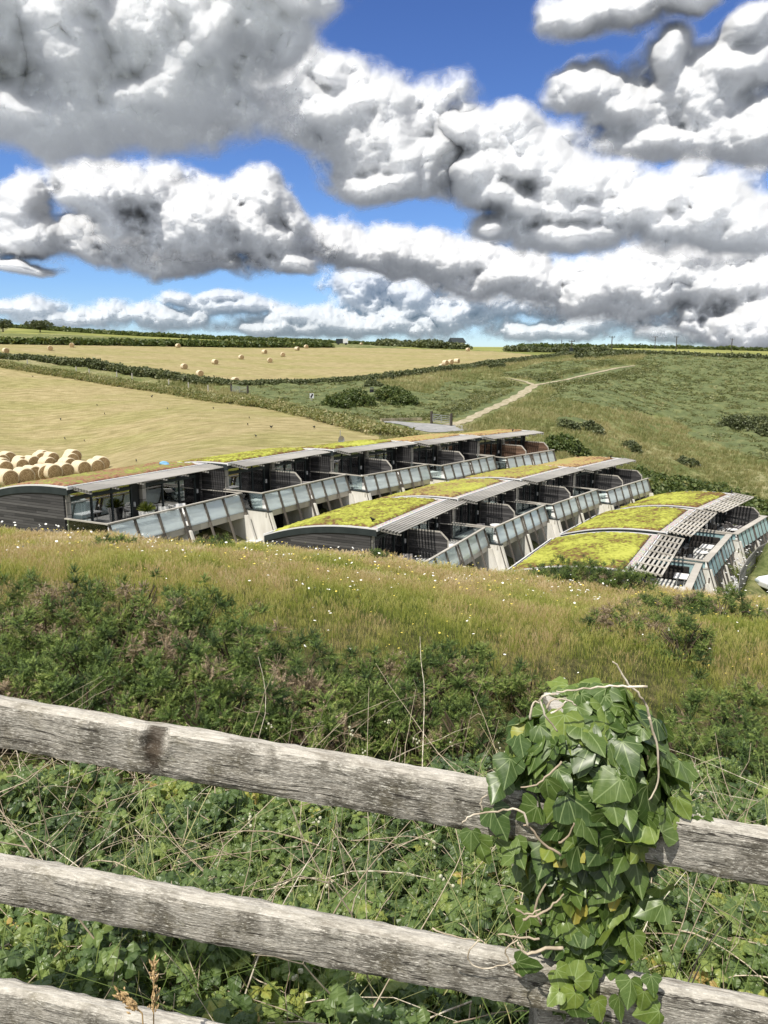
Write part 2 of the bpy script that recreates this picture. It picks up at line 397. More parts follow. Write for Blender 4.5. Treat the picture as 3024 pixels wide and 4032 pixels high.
def ground_z(x, y):
    x = np.asarray(x, float); y = np.asarray(y, float)
    w = np.clip((y-24)/5, 0, 1); w = w*w*(3-2*w)
    p = plane(x, y)+.10*perlin(x*.35, y*.35, 3)*np.clip(y/8, 0, 1)+.25*perlin(x*.12, y*.12, 4)*np.clip((y-6)/10, 0, 1)*(1-np.clip((y-20)/8, 0, 1))
    return np.where(w > 0, p*(1-w)+far_z(x, y)*w, p)
def gz(x, y): return float(ground_z(np.array([x]), np.array([y]))[0])
def ground_at(px, py, y0=30., y1=900.):
    """first point of the land along the ray through a pixel, beyond y0"""
    a, b = ray(px, py); ys = np.geomspace(y0, y1, 500); d = ground_z(a*ys, ys)-b*ys
    i = np.nonzero(d >= 0)[0]; i = i[0] if len(i) else -1
    y = ys[i]
    if i > 0: y = ys[i-1]+(ys[i]-ys[i-1])*(-d[i-1])/(d[i]-d[i-1]+1e-12)
    return Vector((a*y, y, gz(a*y, y)))
def PIX(X, Y, Z):
    f = np.maximum(Y*CP-Z*SP, .01); return 1512+F*X/f, 2016-F*(Y*SP+Z*CP)/f
def inpoly(px, py, poly):
    r = np.zeros(px.shape, bool); n = len(poly)
    for i in range(n):
        x0, y0 = poly[i]; x1, y1 = poly[(i+1) % n]
        c = (y0 > py) != (y1 > py)
        r ^= c & (px < (x1-x0)*(py-y0)/((y1-y0) if y1 != y0 else 1e-9)+x0)
    return r
# land cover, outlined in the photograph and laid on the land where those outlines meet it
Z_HAY = [(-900,1380),(0,1446),(200,1476),(400,1508),(700,1554),(900,1588),(1100,1615),(1250,1650),(1400,1692),(1500,1722),(1500,1900),(-900,2050)]
Z_FAR = [(-900,1330),(0,1348),(600,1357),(1100,1366),(1500,1370),(1700,1376),(1950,1384),(2160,1404),(1900,1428),(1700,1454),(1450,1488),(1200,1502),(950,1508),(760,1492),(560,1464),(300,1428),(0,1398),(-900,1330)]
Z_GREEN = [(1560,1340),(3900,1340),(3900,1420),(3024,1408),(2560,1392),(2300,1384),(2160,1402),(1950,1383),(1700,1374),(1560,1370)]
Z_GREEN2 = [(60,1280),(1500,1340),(1500,1354),(1100,1350),(700,1338),(300,1318),(0,1312)]
Z_GORSE = [[(2110,1505),(2240,1470),(2500,1440),(2560,1395),(2800,1402),(3900,1420),(3900,1800),(2900,1760),(2740,1700),(2600,1640),(2350,1600),(2200,1575),(2150,1590),(2200,1540)],
           [(1760,1510),(1900,1505),(2040,1505),(2080,1520),(2050,1560),(1960,1600),(1830,1640),(1760,1660),(1500,1660),(1350,1640),(1100,1590),(900,1540),(900,1512),(1200,1506),(1440,1496),(1560,1540),(1700,1560)],
           [(1960,1480),(2120,1500),(2300,1450),(2480,1440),(2400,1420),(2150,1430)],
           [(2700,1720),(2900,1640),(3200,1680),(3200,1850),(2950,1800)],[(2200,1660),(2290,1655),(2330,1680),(2230,1690)]]
PATHS = [([(1770,1676),(1830,1660),(1900,1625),(1980,1590),(2050,1555),(2105,1516)], [2.0, 1.5, 1.5, 1.7, 1.9, 1.8]),
         ([(2105,1516),(2230,1496),(2330,1472),(2430,1450),(2500,1440)], [1.7, .9, .8, .8, .5]),
         ([(2112,1520),(2070,1504),(2010,1492),(1985,1490)], [1.3, .8, .6, .4]),
         ([(1515,1660),(1590,1668),(1670,1680),(1740,1692),(1775,1700)], [2.2, 3.5, 6, 8, 5])]
PLINES = [[ground_at(*p, y0=60) for p in pp] for pp, _ in PATHS]
def path_dist(X, Y):
    d = np.full(X.shape, 99.)
    for pl in PLINES:
        for a, b in zip(pl[:-1], pl[1:]):
            ex, ey = b.x-a.x, b.y-a.y; t = np.clip(((X-a.x)*ex+(Y-a.y)*ey)/(ex*ex+ey*ey), 0, 1)
            d = np.minimum(d, np.hypot(X-a.x-ex*t, Y-a.y-ey*t))
    return d
def zones(X, Y, Z):
    px, py = PIX(X, Y, Z); far = Y > 45
    jx = fbm(X*.12, Y*.12, 91, 4)*28*60/np.maximum(Y, 30); jy = fbm(X*.12+9, Y*.12+5, 92, 4)*16*60/np.maximum(Y, 30)
    hay = far & (inpoly(px, py, Z_HAY) | inpoly(px, py, Z_FAR))
    green = far & ~hay & (inpoly(px, py, Z_GREEN) | inpoly(px, py, Z_GREEN2) | (Y > 460))
    g = np.zeros(px.shape, bool)
    for q in Z_GORSE: g |= inpoly(px+jx, py+jy, q)
    return hay*1., green*1., (g & far & ~hay & ~green & (Y < 260))*1.
th = np.concatenate([np.radians(np.arange(-33, 33, .11)), np.radians(np.arange(33, 327, 3))])
rad = np.concatenate([np.geomspace(.35, 60, 190), np.geomspace(60.5, 300, 260), np.geomspace(303, 1500, 60)])
TH, RD = np.meshgrid(th, rad)
GX, GY = RD*np.sin(TH), RD*np.cos(TH)
GZ = np.where(GY > 0.3, ground_z(GX, np.maximum(GY, .3)), plane(GX, GY))
hay, green, gorse = zones(GX, GY, GZ)
pd_ = np.clip((path_dist(GX, GY)-5.)/3, 0, 1)
GZ2 = GZ+pd_*gorse*(.35+.35*fbm(GX*.45, GY*.45, 5, 5))*.9+pd_*(1-hay)*(1-green)*(GY > 45)*.35*fbm(GX*.3, GY*.3, 15, 4)
n1, n2 = GX.shape; idx = np.arange(n1*n2).reshape(n1, n2)
nx2 = np.roll(idx, -1, axis=1)
q = np.stack([idx[:-1], nx2[:-1], nx2[1:], idx[1:]], -1).reshape(-1, 4)[:, ::-1]
V = np.stack([GX, GY, GZ2], -1).reshape(-1, 3)
cen = len(V); V = np.r_[V, [[0, 0, -1.62]]]
T = mat('land_cover', .95, .1)
P = GEO(T); sep = T.node('ShaderNodeSeparateXYZ', {0: P})
mead = T.ramp(T.noise(P, .09, 8, .68), [(.30, (.085,.11,.04)), (.44, (.16,.18,.07)), (.55, (.25,.24,.115)), (.68, (.36,.32,.19))])
fine = T.noise(P, 2.2, 6, .7)
mead = T.mix(T.step(fine, .38, .62), mead, T.vec('MULTIPLY', mead, (.52, .60, .5)))
hv = T.vec('MULTIPLY', P, (.30, .75, 0)); hayc = T.ramp(T.noise(hv, 1.3, 8, .72), [(.30, (.195,.168,.08)), (.46, (.285,.24,.12)), (.58, (.37,.31,.17)), (.75, (.46,.39,.245))])
hayc = T.mix(T.step(T.noise(T.vec('MULTIPLY', P, (.05, .10, 0)), 1., 5, .6), .40, .64), hayc, T.vec('MULTIPLY', hayc, (.86, .93, .78)))
rows = T.math('SINE', T.math('ADD', T.math('MULTIPLY', T.vec('DOT_PRODUCT', P, (.55, .83, 0)), 2.2), T.math('MULTIPLY', T.noise(P, .08, 3), 5)))
hayc = T.mix(T.math('MULTIPLY', T.step(rows, .2, 1.), .22), hayc, T.vec('MULTIPLY', hayc, (.72, .78, .66)))
grn = T.ramp(T.noise(P, .03, 5), [(.3, (.16,.18,.055)), (.55, (.25,.26,.08)), (.7, (.33,.30,.13))])
gor = T.ramp(T.noise(P, .55, 7, .65), [(.30, (.08,.10,.045)), (.5, (.115,.14,.062)), (.66, (.175,.19,.085)), (.8, (.26,.24,.12))])
c = T.mix(attr(T, 'gorse'), mead, gor); c = T.mix(attr(T, 'green'), c, grn); c = T.mix(attr(T, 'hay'), c, hayc)
near = T.step(sep.outputs[1], 20, 26, 1., 0.)
soil = T.ramp(T.noise(P, 3, 6, .6), [(.35, (.035,.038,.014)), (.55, (.09,.085,.035)), (.75, (.16,.13,.065))])
T.put(T.b.inputs['Base Color'], T.mix(near, c, soil)); bump(T, fine, .9, .25)
land = mesh_from('ground', V, q, T.m, True, {'hay': hay.ravel().tolist()+[0], 'green': green.ravel().tolist()+[0], 'gorse': gorse.ravel().tolist()+[0]})
# close the disc under the camera
bm = bmesh.new(); bm.from_mesh(land.data); bm.verts.ensure_lookup_table()
for j in range(n2): bm.faces.new((bm.verts[cen], bm.verts[(j+1) % n2], bm.verts[j]))
bm.normal_update(); bm.to_mesh(land.data); bm.free()
land['kind'] = 'structure'
T = mat('bounce_grey', .9, .1); T.put(T.b.inputs['Base Color'], T.ramp(T.noise(GEO(T), .002, 3), [(.4, (.34, .37, .41)), (.6, (.44, .46, .49))]))
a = np.radians(np.arange(0, 360, 5)); V = [(0, 0, -90)]+[(40000*math.cos(t), 40000*math.sin(t), -90) for t in a]
MB().add(V, [(0, i+1, (i+1) % len(a)+1) for i in range(len(a))]).build('bounce_disc', T.m)['kind'] = 'structure'  # unseen pale disc, added to bounce light up into the cloud bases
# ================= materials of the lodges =================
def timber(name, cols, along='x', board=.14, gap=.012, gloss=.7):
    """weathered boards: every board its own grey, fine grain along it, dark joints"""
    T = mat(name, gloss, .25); P = OC(T); s = T.node('ShaderNodeSeparateXYZ', {0: P})
    z = T.math('DIVIDE', s.outputs[2], board); row = T.math('FLOOR', z)
    al = T.math('ADD', s.outputs[0], s.outputs[1])
    seg = T.math('FLOOR', T.math('ADD', T.math('DIVIDE', al, 2.3), T.math('MULTIPLY', row, .37)))
    w = T.node('ShaderNodeTexWhiteNoise', {'Vector': T.node('ShaderNodeCombineXYZ', {0: row, 1: seg, 2: 0.}).outputs[0]}, noise_dimensions='3D').outputs[0]
    gr = T.noise(T.vec('MULTIPLY', P, (1.5, 1.5, 45)), 1., 5, .6)
    v = T.math('ADD', T.math('MULTIPLY', w, .6), T.math('MULTIPLY', gr, .45))
    c = T.ramp(v, cols)
    j = T.math('LESS_THAN', T.math('FRACT', z), gap/board*1.6)
    c = T.mix(j, c, (.012, .012, .012)); T.put(T.b.inputs['Base Color'], c)
    bump(T, T.math('SUBTRACT', gr, T.math('MULTIPLY', j, 2.)), .5, .01)
    return T.m
M = {}
M['clad'] = timber('dark_cladding', [(.1, (.022,.022,.023)), (.45, (.046,.045,.047)), (.7, (.082,.080,.082)), (1, (.145,.14,.14))])
M['clad_new'] = timber('brown_cladding', [(.1, (.06,.035,.022)), (.6, (.15,.09,.06)), (1, (.24,.16,.11))])
M['slat'] = timber('silver_timber', [(.1, (.16,.155,.145)), (.5, (.30,.29,.27)), (1, (.46,.44,.41))], board=.6)
M['post'] = timber('post_timber', [(.1, (.045,.040,.034)), (.5, (.095,.085,.073)), (1, (.20,.18,.155))], board=2.)
M['rail'] = timber('handrail_timber', [(.1, (.26,.24,.21)), (.5, (.42,.40,.36)), (1, (.58,.55,.50))], board=2.)
T = mat('slate_metal', .6, .25); T.put(T.b.inputs['Base Color'], T.ramp(T.noise(OC(T), 2, 3), [(.3, (.020,.027,.029)), (.7, (.032,.041,.043))])); M['metal'] = T.m
T = mat('white_trim', .45, .5); T.put(T.b.inputs['Base Color'], (.62,.63,.64)); M['trim'] = T.m
T = mat('render_cream', .9, .2); n = T.noise(T.vec('MULTIPLY', OC(T), (2, 2, .5)), 1.2, 5)
T.put(T.b.inputs['Base Color'], T.ramp(n, [(.3, (.52,.50,.45)), (.6, (.67,.655,.61))])); bump(T, T.noise(OC(T), 60, 3), .2, .005); M['cream'] = T.m
T = mat('deck_paving', .8, .3); T.put(T.b.inputs['Base Color'], T.ramp(T.noise(OC(T), 3, 4), [(.3, (.50,.50,.48)), (.7, (.66,.66,.64))])); M['deck'] = T.m
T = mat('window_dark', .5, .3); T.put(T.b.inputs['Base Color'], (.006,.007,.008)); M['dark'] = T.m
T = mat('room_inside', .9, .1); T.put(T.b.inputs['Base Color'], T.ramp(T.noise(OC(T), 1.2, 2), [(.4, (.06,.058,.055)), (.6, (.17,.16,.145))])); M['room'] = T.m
T = mat('curtain_cloth', .9, .1); sx = T.node('ShaderNodeSeparateXYZ', {0: OC(T)})
T.put(T.b.inputs['Base Color'], T.mix(T.step(T.noise(T.vec('MULTIPLY', OC(T), (9, 9, .3)), 1., 2), .35, .65), (.55,.64,.64), (.82,.86,.84))); M['curtain'] = T.m
def glassmat(name, tint, refl, rough=.02, frost=None, fk=1.2):
    m = bpy.data.materials.new(name); m.use_nodes = True; T = NT(m.node_tree); T.N.clear()
    fr = T.node('ShaderNodeFresnel', {'IOR': 1.5}).outputs[0]
    g = T.node('ShaderNodeBsdfGlossy', {'Color': (.95,.97,1.), 'Roughness': rough})
    tr = T.node('ShaderNodeBsdfTransparent', {'Color': tint}).outputs[0]
    if frost:
        d = T.node('ShaderNodeBsdfDiffuse', {'Color': frost[0]}).outputs[0]; tl = T.node('ShaderNodeBsdfTranslucent', {'Color': frost[0]}).outputs[0]
        dd = T.node('ShaderNodeMixShader', {0: .5, 1: d, 2: tl}).outputs[0]
        tr = T.node('ShaderNodeMixShader', {0: frost[1], 1: tr, 2: dd}).outputs[0]
    ms = T.node('ShaderNodeMixShader', {0: T.math('ADD', T.math('MULTIPLY', fr, fk), refl, clamp=True), 1: tr, 2: g.outputs[0]})
    T.L.new(ms.outputs[0], T.node('ShaderNodeOutputMaterial').inputs[0]); return m
M['glass'] = glassmat('window_glass', (.82,.88,.88), .16)
M['bal_glass'] = glassmat('balustrade_glass', (.86,.93,.94), .0, frost=((.84,.90,.92), .48), fk=.5)
M['frost'] = glassmat('frosted_glass', (.6,.8,.8), .02, .12, frost=((.62,.88,.92), .93), fk=.8)
def sedum(name, cols, seed):
    T = mat(name, .95, .1); P = OC(T)
    n = T.noise(T.vec('ADD', P, (seed*7.7, 0, 0)), .42, 4, .6); n2 = T.noise(P, 3.4, 5, .65); h = attr(T, 'hgt')
    v = T.math('ADD', T.math('ADD', T.math('MULTIPLY', n, 1.1), T.math('MULTIPLY', n2, 1.1)), T.math('MULTIPLY', h, .45)); v = T.math('SUBTRACT', v, .80)
    T.put(T.b.inputs['Base Color'], T.ramp(v, cols)); bump(T, T.noise(P, 18, 4, .7), .8, .04); return T.m
YEL = [(.36, (.13,.07,.035)), (.44, (.17,.12,.045)), (.52, (.20,.20,.04)), (.62, (.29,.305,.055)), (.78, (.40,.415,.085))]
MIX = [(.36, (.14,.085,.045)), (.47, (.24,.17,.075)), (.56, (.31,.26,.09)), (.64, (.26,.27,.06)), (.78, (.37,.38,.08))]
ORA = [(.36, (.18,.11,.06)), (.47, (.31,.20,.10)), (.58, (.38,.28,.13)), (.68, (.31,.28,.10)), (.8, (.30,.30,.11))]
RED = [(.36, (.16,.085,.055)), (.47, (.27,.14,.085)), (.56, (.27,.19,.10)), (.64, (.20,.20,.065)), (.8, (.28,.30,.08))]
SED = dict(A1=RED, A2=YEL, A3=YEL, A4=ORA, A5=ORA, B1=YEL, B2=MIX, B3=MIX, B4=ORA, C1=YEL, C2=YEL, C3=YEL)
T = mat('roof_gravel', .9, .2); v = T.node('ShaderNodeTexVoronoi', {'Vector': OC(T), 'Scale': 22.}).outputs[1]
T.put(T.b.inputs['Base Color'], T.mix(.35, T.ramp(T.noise(OC(T), 14, 3), [(.3, (.20,.17,.15)), (.7, (.46,.41,.37))]), v)); M['gravel'] = T.m
bpy.data.materials['roof_gravel'].node_tree.nodes  # pebbles keep their own greys
v.node.inputs['Randomness'].default_value = 1.
ROOF = 2.62; DEP = 7.0; RX = -2.6      # gutter above the deck, roof depth, handrail line (local y)
def zroof(y): return ROOF+.05*np.sin(np.pi*np.clip(y/DEP, 0, 1))-1.0*(np.clip(y, 0, 9)/DEP)**2.3

def lodge(row, no, P0, P1, H, label):
    s = (P1-P0); L = s.length; rz = math.atan2(s.y, s.x)
    isC = row == 'C'; end = (row, no) in (('A', 5), ('B', 4), ('C', 3))
    root = empty('terrace_lodge', (P0.x, P0.y, P0.z-ROOF), rz, label, 'lodge', 'hillside lodges with living roofs')
    # ---- roof ----
    ys = np.linspace(-.02, DEP, 22); b = MB()
    prof = [(y, zroof(y)-.05) for y in ys]+[(y, zroof(y)-.34) for y in ys[::-1]]
    b.prism(prof, .02, L-.02, 0)
    roof = b.build('roof', M['metal'], root)
    gx = np.arange(.28, L-.26, .085); gy = np.arange(.45, DEP-.12, .085)
    A, B = np.meshgrid(gx, gy); ox = no*13.7+ord(row)
    bl = billow(A*1.9+ox, B*1.9, 5, 3, .6); edge = np.minimum.reduce([A-gx[0], gx[-1]-A, B-gy[0], gy[-1]-B]); e = np.clip(edge*5+.15+.5*fbm(A*2+ox, B*2, 8, 3), 0, 1)
    tuft = fbm(A*4+ox, B*4, 2, 3)
    hgt = (bl*.75+.3*tuft)*e
    Z = zroof(B)-.045+(.02+.17*hgt)*e
    idx = np.arange(A.size).reshape(A.shape); q = np.stack([idx[:-1,:-1], idx[:-1,1:], idx[1:,1:], idx[1:,:-1]], -1).reshape(-1, 4)
    mesh_from('sedum', np.stack([A, B, Z], -1).reshape(-1, 3), q, sedum('sedum_'+row+str(no), SED[row+str(no)], no+ord(row)), True, {'hgt': hgt.ravel()}, roof)
    g = MB()
    for x0, x1 in ((.06, L-.06),):
        for y0, y1 in zip(ys[:-1], ys[1:]):
            a0, a1 = max(y0, .06), min(y1, DEP-.06)
            g.add([(x0,a0,zroof(a0)-.03),(x1,a0,zroof(a0)-.03),(x1,a1,zroof(a1)-.03),(x0,a1,zroof(a1)-.03)], [(0,1,2,3)])
    g.build('gravel_margin', M['gravel'], roof)
    t = MB()
    for x in (-.03, L-.05):          # trims on the gable curves, then along the gutter and the eave
        t.prism([(y, zroof(y)+.015) for y in ys]+[(y, zroof(y)-.055) for y in ys[::-1]], x, x+.08, 0)
    t.box(-.03, L+.03, -.10, -.025, ROOF-.12, ROOF+.045); t.box(.0, L, DEP, DEP+.09, zroof(DEP)-.1, zroof(DEP)+.03)
    t.build('edge_trim', M['trim'], roof)
    f = MB(); f.prism([(y, zroof(y)-.058) for y in ys]+[(y, zroof(y)-.40) for y in ys[::-1]], -.015, .05, 0)
    f.build('fascia', M['metal'], roof)
    # ---- louvred canopy ----
    lv = empty('sun_louvre'); lv.parent = root; lv.empty_display_size = .1
    n = 6; w = 1.35 if isC else 1.05
    x0, x1 = (.15, L+.05) if isC else (.25, L+.55)
    sl = MB()
    for i in range(n):
        y = -.2-(w-.1)*i/(n-1); z = ROOF-.02-.022*i
        M4 = Matrix.Translation((0, y, z)) @ Matrix.Rotation(R(22), 4, 'X')
        sl.box(x0, x1, -.06 if isC else -.052, .06 if isC else .052, -.018, .018, M=M4)
    sl.build('louvre_blades', M['rail'] if isC else M['slat'], lv)
    nb = 7
    for i in range(nb):
        x = x0+.12+(x1-x0-.24)*i/(nb-1); m = MB()
        m.bar((x, .1, ROOF-(-.09 if isC else .14)), (x, -.28-w+.08, ROOF-(.08 if isC else .26)), .07, .07 if isC else .09); m.build('bracket', M['rail'] if isC else M['slat'], lv)
    # ---- walls ----
    bot = -3.4; FY = .45
    def side(x0, x1, m, name):
        pr = [(y, zroof(y)-.36) for y in ys[2:]]; b = MB()
        b.prism([(FY-.1, bot), (FY-.1, zroof(.4)-.36)]+pr[0:]+[(DEP-.05, bot)], x0, x1, 0); return b.build(name, m, root)
    side(.03, .15, M['clad'], 'side_wall'); side(L-.15, L-.03, M['clad'], 'side_wall')
    MB().box(.15, L-.15, DEP-.2, DEP-.08, bot, zroof(DEP)-.36).build('rear_wall', M['clad'], root)
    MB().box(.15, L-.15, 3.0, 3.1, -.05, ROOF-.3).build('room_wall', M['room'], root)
    # deck slab and its timber fascia
    MB().box(.05, L-.05, RX-.05, 3.0, -.16, 0).build('deck', M['deck'], root)
    d = MB()
    d.bar((0, RX-.22, -.16), (L, RX-.22, -.16), .09, .34); d.build('deck_fascia', M['rail'] if not isC else M['post'], root)
    # facade: two flats, each with a glazed bay, a dark reveal and a pale post
    half = L/2; Mn = M['metal']
    for k in range(2):
        xa = k*half+(.14 if k == 0 else .10); pw = .26
        MB().box(xa, xa+pw, FY-.16, FY+.10, 0 if k else bot, ROOF-.1).build('corner_post', M['slat'], root)
        x0 = xa+pw+.02; x1 = (k+1)*half-.55
        wn = empty('window'); wn.parent = root; wn.empty_display_size = .1
        fr = MB(); z1 = ROOF-.26; zt = 1.86
        fr.box(x0, x1, FY-.06, FY+.06, z1, z1+.16); fr.box(x0, x1, FY-.10, FY+.08, zt, zt+.17); fr.box(x0, x1, FY-.06, FY+.06, 0.0, .09)
        nc = 3
        for i in range(nc+1):
            x = x0+(x1-x0-.08)*i/nc; fr.box(x, x+.08, FY-.063, FY+.063, .09, zt-.002); fr.box(x, x+.07, FY-.063, FY+.063, zt+.172, z1-.002)
        fr.build('window_frame', Mn, wn)
        for i in range(nc):
            xa_, xb_ = x0+.04+(x1-x0-.08)*i/nc, x0+.04+(x1-x0-.08)*(i+1)/nc
            MB().box(xa_+.04, xb_-.04, FY-.01, FY+.01, .09, zt).build('pane', M['glass'], wn)
            MB().box(xa_+.04, xb_-.04, FY-.012, FY+.012, zt+.17, z1).build('clerestory_pane', M['glass'], wn)
        for (ca, cb) in ((.06, .28), (.60, .78)):     # curtains drawn to the side, hanging in folds
            u = np.linspace(0, 1, 40); cx = x0+(x1-x0)*(ca+(cb-ca)*u); cy = FY+.16+.04*np.sin(u*34+no)
            V = [(x, y, z) for z in (.05, zt) for x, y in zip(cx, cy)]
            MB().add(V, [(i, i+1, 41+i, 40+i) for i in range(39)]).build('curtain', M['curtain'], wn)
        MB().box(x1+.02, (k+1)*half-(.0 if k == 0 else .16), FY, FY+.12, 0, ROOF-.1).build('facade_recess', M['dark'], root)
        dj = MB(); dj.box(x1+.10, x1+.16, FY-.1, FY, .9, 1.15); dj.build('door_handle', M['trim'], root)
    MB().box(.15, L-.15, FY-.02, FY+.1, ROOF-.1, ROOF-.02).build('head_beam', Mn, root)
    # ---- party walls of pale render, raked at the front ----
    def wedge(x, th, m, name, z1=-.02, z0=-3.2, yb=FY+.0):
        y_ = lambda z: RX-.02+(z-1.0)*.345
        b = MB(); b.prism([(yb, z0), (y_(z0)-.12, z0), (y_(z1)-.12, z1), (yb, z1)], x, x+th, 0); return b.build(name, m, root)
    wedge(.02, .20, M['cream'], 'render_wall', z1=(-.02 if not isC else .52))
    cap = MB(); zc = -.0 if not isC else .54
    cap.box(-.01, .25, RX-.50 if not isC else RX-.15, FY-.1 if not isC else -2.0, zc, zc+.04)
    cap.build('wall_cap', Mn if not isC else M['rail'], root)
    wedge(half-.08, .16, M['cream'], 'render_wall', z1=-.17); wedge(L-.24, .16, M['cream'], 'render_wall', z1=-.17)
    # lower storey: boards, doors, curtains seen between the raking posts
    for k in range(2):
        x0 = k*half+.22; x1 = (k+1)*half-.26
        MB().box(x0, x0+(x1-x0)*.45, -.9, -.78, bot, -.18).build('lower_cladding', M['clad'], root)
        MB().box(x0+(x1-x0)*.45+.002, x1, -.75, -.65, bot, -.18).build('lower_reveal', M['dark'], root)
        w = MB(); w.box(x0+(x1-x0)*.50, x0+(x1-x0)*.66, -.80, -.755, -2.6, -.45); w.build('lower_curtain', M['curtain'], root)
        fr = MB()
        for u in (.47, .68, .9): fr.box(x0+(x1-x0)*u, x0+(x1-x0)*u+.09, -.86, -.757, bot, -.2)
        fr.build('lower_door_frame', Mn, root)
    # ledge that carries the feet of the posts
    yf = RX-.02-2.62*.345
    MB().box(-.05, L+.02, yf-.38, yf+.22, -3.6, -1.68).build('base_wall', M['cream'], root)
    MB().box(-.08, L+.05, yf-.42, yf+.26, -1.68, -1.62).build('base_cap', M['trim'], root)
    # ---- balustrade ----
    bal = empty('balcony_front'); bal.parent = root; bal.empty_display_size = .1
    ht = 1.02
    if isC: MB().box(-.05, L, RX-.12, RX+.30, ht, ht+.07).build('coping', M['rail'], bal)
    else: MB().bar((-.08, RX, ht+.05), (L-.02, RX, ht+.05), .15, .07).build('handrail', M['rail'], bal)
    xs = []
    np_ = 5 if isC else 4
    for k in range(2):
        a, c = k*half+(.08 if k == 0 else .16), (k+1)*half-(.16 if k == 0 else .14)
        xs.append([a+(c-a)*i/(np_-1) for i in range(np_)])
    yt = lambda z: RX+(z-1.0)*.345
    pane = M['frost'] if isC else M['bal_glass']
    for k in range(2):
        for x in xs[k]:
            MB().bar((x, yt(ht), ht), (x, yt(-1.62), -1.62), .075, .12, up=(1,0,0)).build('raking_post', M['post'], bal)
        for a, c in zip(xs[k][:-1], xs[k][1:]):
            b = MB(); z0, z1 = (.02, ht-.04) if not isC else (-.05, ht-.03)
            V = [(x, yt(z)+(.03 if not isC else -.01)+o, z) for o in (0, .012) for z in (z0, z1) for x in (a+.08, c-.08)]
            b.add(V, [(0,1,3,2),(4,6,7,5),(0,2,6,4),(1,5,7,3),(0,4,5,1),(2,3,7,6)]); b.build('glass_panel', pane, bal)
    # return at the near end
    rt = MB(); rt.bar((.05, RX, ht+.03), (.05, FY-.1, ht+.03), .10 if not isC else .24, .06); rt.build('return_rail', M['rail'], bal)
    MB().box(.06, .085, RX+.1, FY-.2, .06 if not isC else .58, ht-.02).build('return_panel', pane if isC else M['glass_clear'], bal)
    if isC:
        rr = MB(); rr.bar((L-.05, RX, ht+.03), (L-.05, FY-.1, ht+.03), .24, .06); rr.build('return_rail', M['rail'], bal)
        MB().box(L-.09, L-.065, RX+.1, FY-.2, .06, ht-.02).build('return_panel', M['frost'], bal)
    elif not end:
        rr = MB(); rr.bar((L-.08, RX+.05, ht+.06), (L-.08, FY-.1, ht+.06), .07, .05); rr.build('return_rail', M['rail'], bal)
    # ---- privacy screens ----
    def screen(x, m):
        y0, y1, h = FY-.12, RX+.55, 1.62
        pr = [(y0, .05), (y0, h), (y1+.45, h), (y1, h-.42), (y1, .05)]
        sc_ = MB().prism(pr, x, x+.10, 0).build('privacy_screen', m, root)
        c = MB()
        for p, q_ in zip(pr[1:-1], pr[2:]): c.bar((x+.05, p[0], p[1]+.02), (x+.05, q_[0], q_[1]+.02), .13, .04, up=(1,0,0))
        c.build('screen_cap', M['rail'], sc_)
    if not isC and not (row == 'A' and no == 1): screen(half-.05, M['clad_new'] if (row, no) == ('A', 5) else M['clad'])
    if end: screen(L-.18, M['clad_new'] if row == 'A' else M['clad'])
    return root
M['glass_clear'] = glassmat('clear_glass', (.86,.93,.92), .05)
ORD = ['first', 'second', 'third', 'fourth', 'last']
LLAB = dict(A1='top terrace lodge nearest the stacked bales, red and orange sedum roof',
 A2='top terrace lodge second from the bales, bright yellow roof beside a blue bag',
 A3='top terrace lodge third from the bales, yellow roof ending at a small dish',
 A4='top terrace lodge fourth from the bales, orange roof with palm below its balcony',
 A5='top terrace lodge farthest up, orange roof and brown timber privacy screens',
 B1='middle terrace lodge with a jackdaw on its yellow roof, beside the long grass',
 B2='middle terrace lodge second from the long grass, mottled yellow and brown roof',
 B3='middle terrace lodge third from the long grass, ochre roof',
 B4='middle terrace lodge farthest from the grass, orange roof with a bird at its end',
 C1='lowest terrace lodge half hidden by the green mound, open slatted canopy',
 C2='lowest terrace lodge between two others, balcony with dark wicker chairs',
 C3='lowest terrace lodge farthest up, balcony with two reclining loungers')
LODGE = {}
for (row, no, P0, P1, H) in UNITS:
    o = lodge(row, no, P0, P1, H, LLAB[row+str(no)]); LODGE[row+str(no)] = o
    o['group'] = {'A': 'lodges of the top terrace', 'B': 'lodges of the middle terrace', 'C': 'lodges of the lowest terrace'}[row]
def onlodge(k, x, y, z=0.):
    o = LODGE[k]; a = o.rotation_euler.z
    return Vector((o.location.x+x*math.cos(a)-y*math.sin(a), o.location.y+x*math.sin(a)+y*math.cos(a), o.location.z+z))
# ================= leafy things =================
def clump_proto(nq, size, leaf, seed, flat=1.):
    r = np.random.default_rng(seed); V = []; Fq = []
    for i in range(nq):
        d = r.normal(size=3); d /= np.linalg.norm(d); c = d*size*(.35+.65*r.random()**.5); c[2] = abs(c[2])*flat
        a = r.normal(size=3); a /= np.linalg.norm(a); b = np.cross(a, r.normal(size=3)); b /= np.linalg.norm(b); s = leaf*(.6+.8*r.random())
        V += [c-a*s*.5, c+b*s*.3, c+a*s*.5, c-b*s*.3]; Fq.append([4*i, 4*i+1, 4*i+2, 4*i+3])
    return np.array(V), np.array(Fq), np.repeat(r.normal(0, .13, nq), 4)
GR_DARK = [(0, (.050,.062,.028)), (.35, (.085,.105,.045)), (.65, (.13,.15,.065)), (1, (.22,.22,.10))]
GR_MID = [(0, (.035,.055,.016)), (.4, (.075,.11,.028)), (.7, (.14,.17,.05)), (1, (.26,.25,.10))]
GR_GRASS = [(0, (.11,.14,.045)), (.4, (.21,.22,.085)), (.7, (.32,.29,.14)), (1, (.44,.38,.23))]
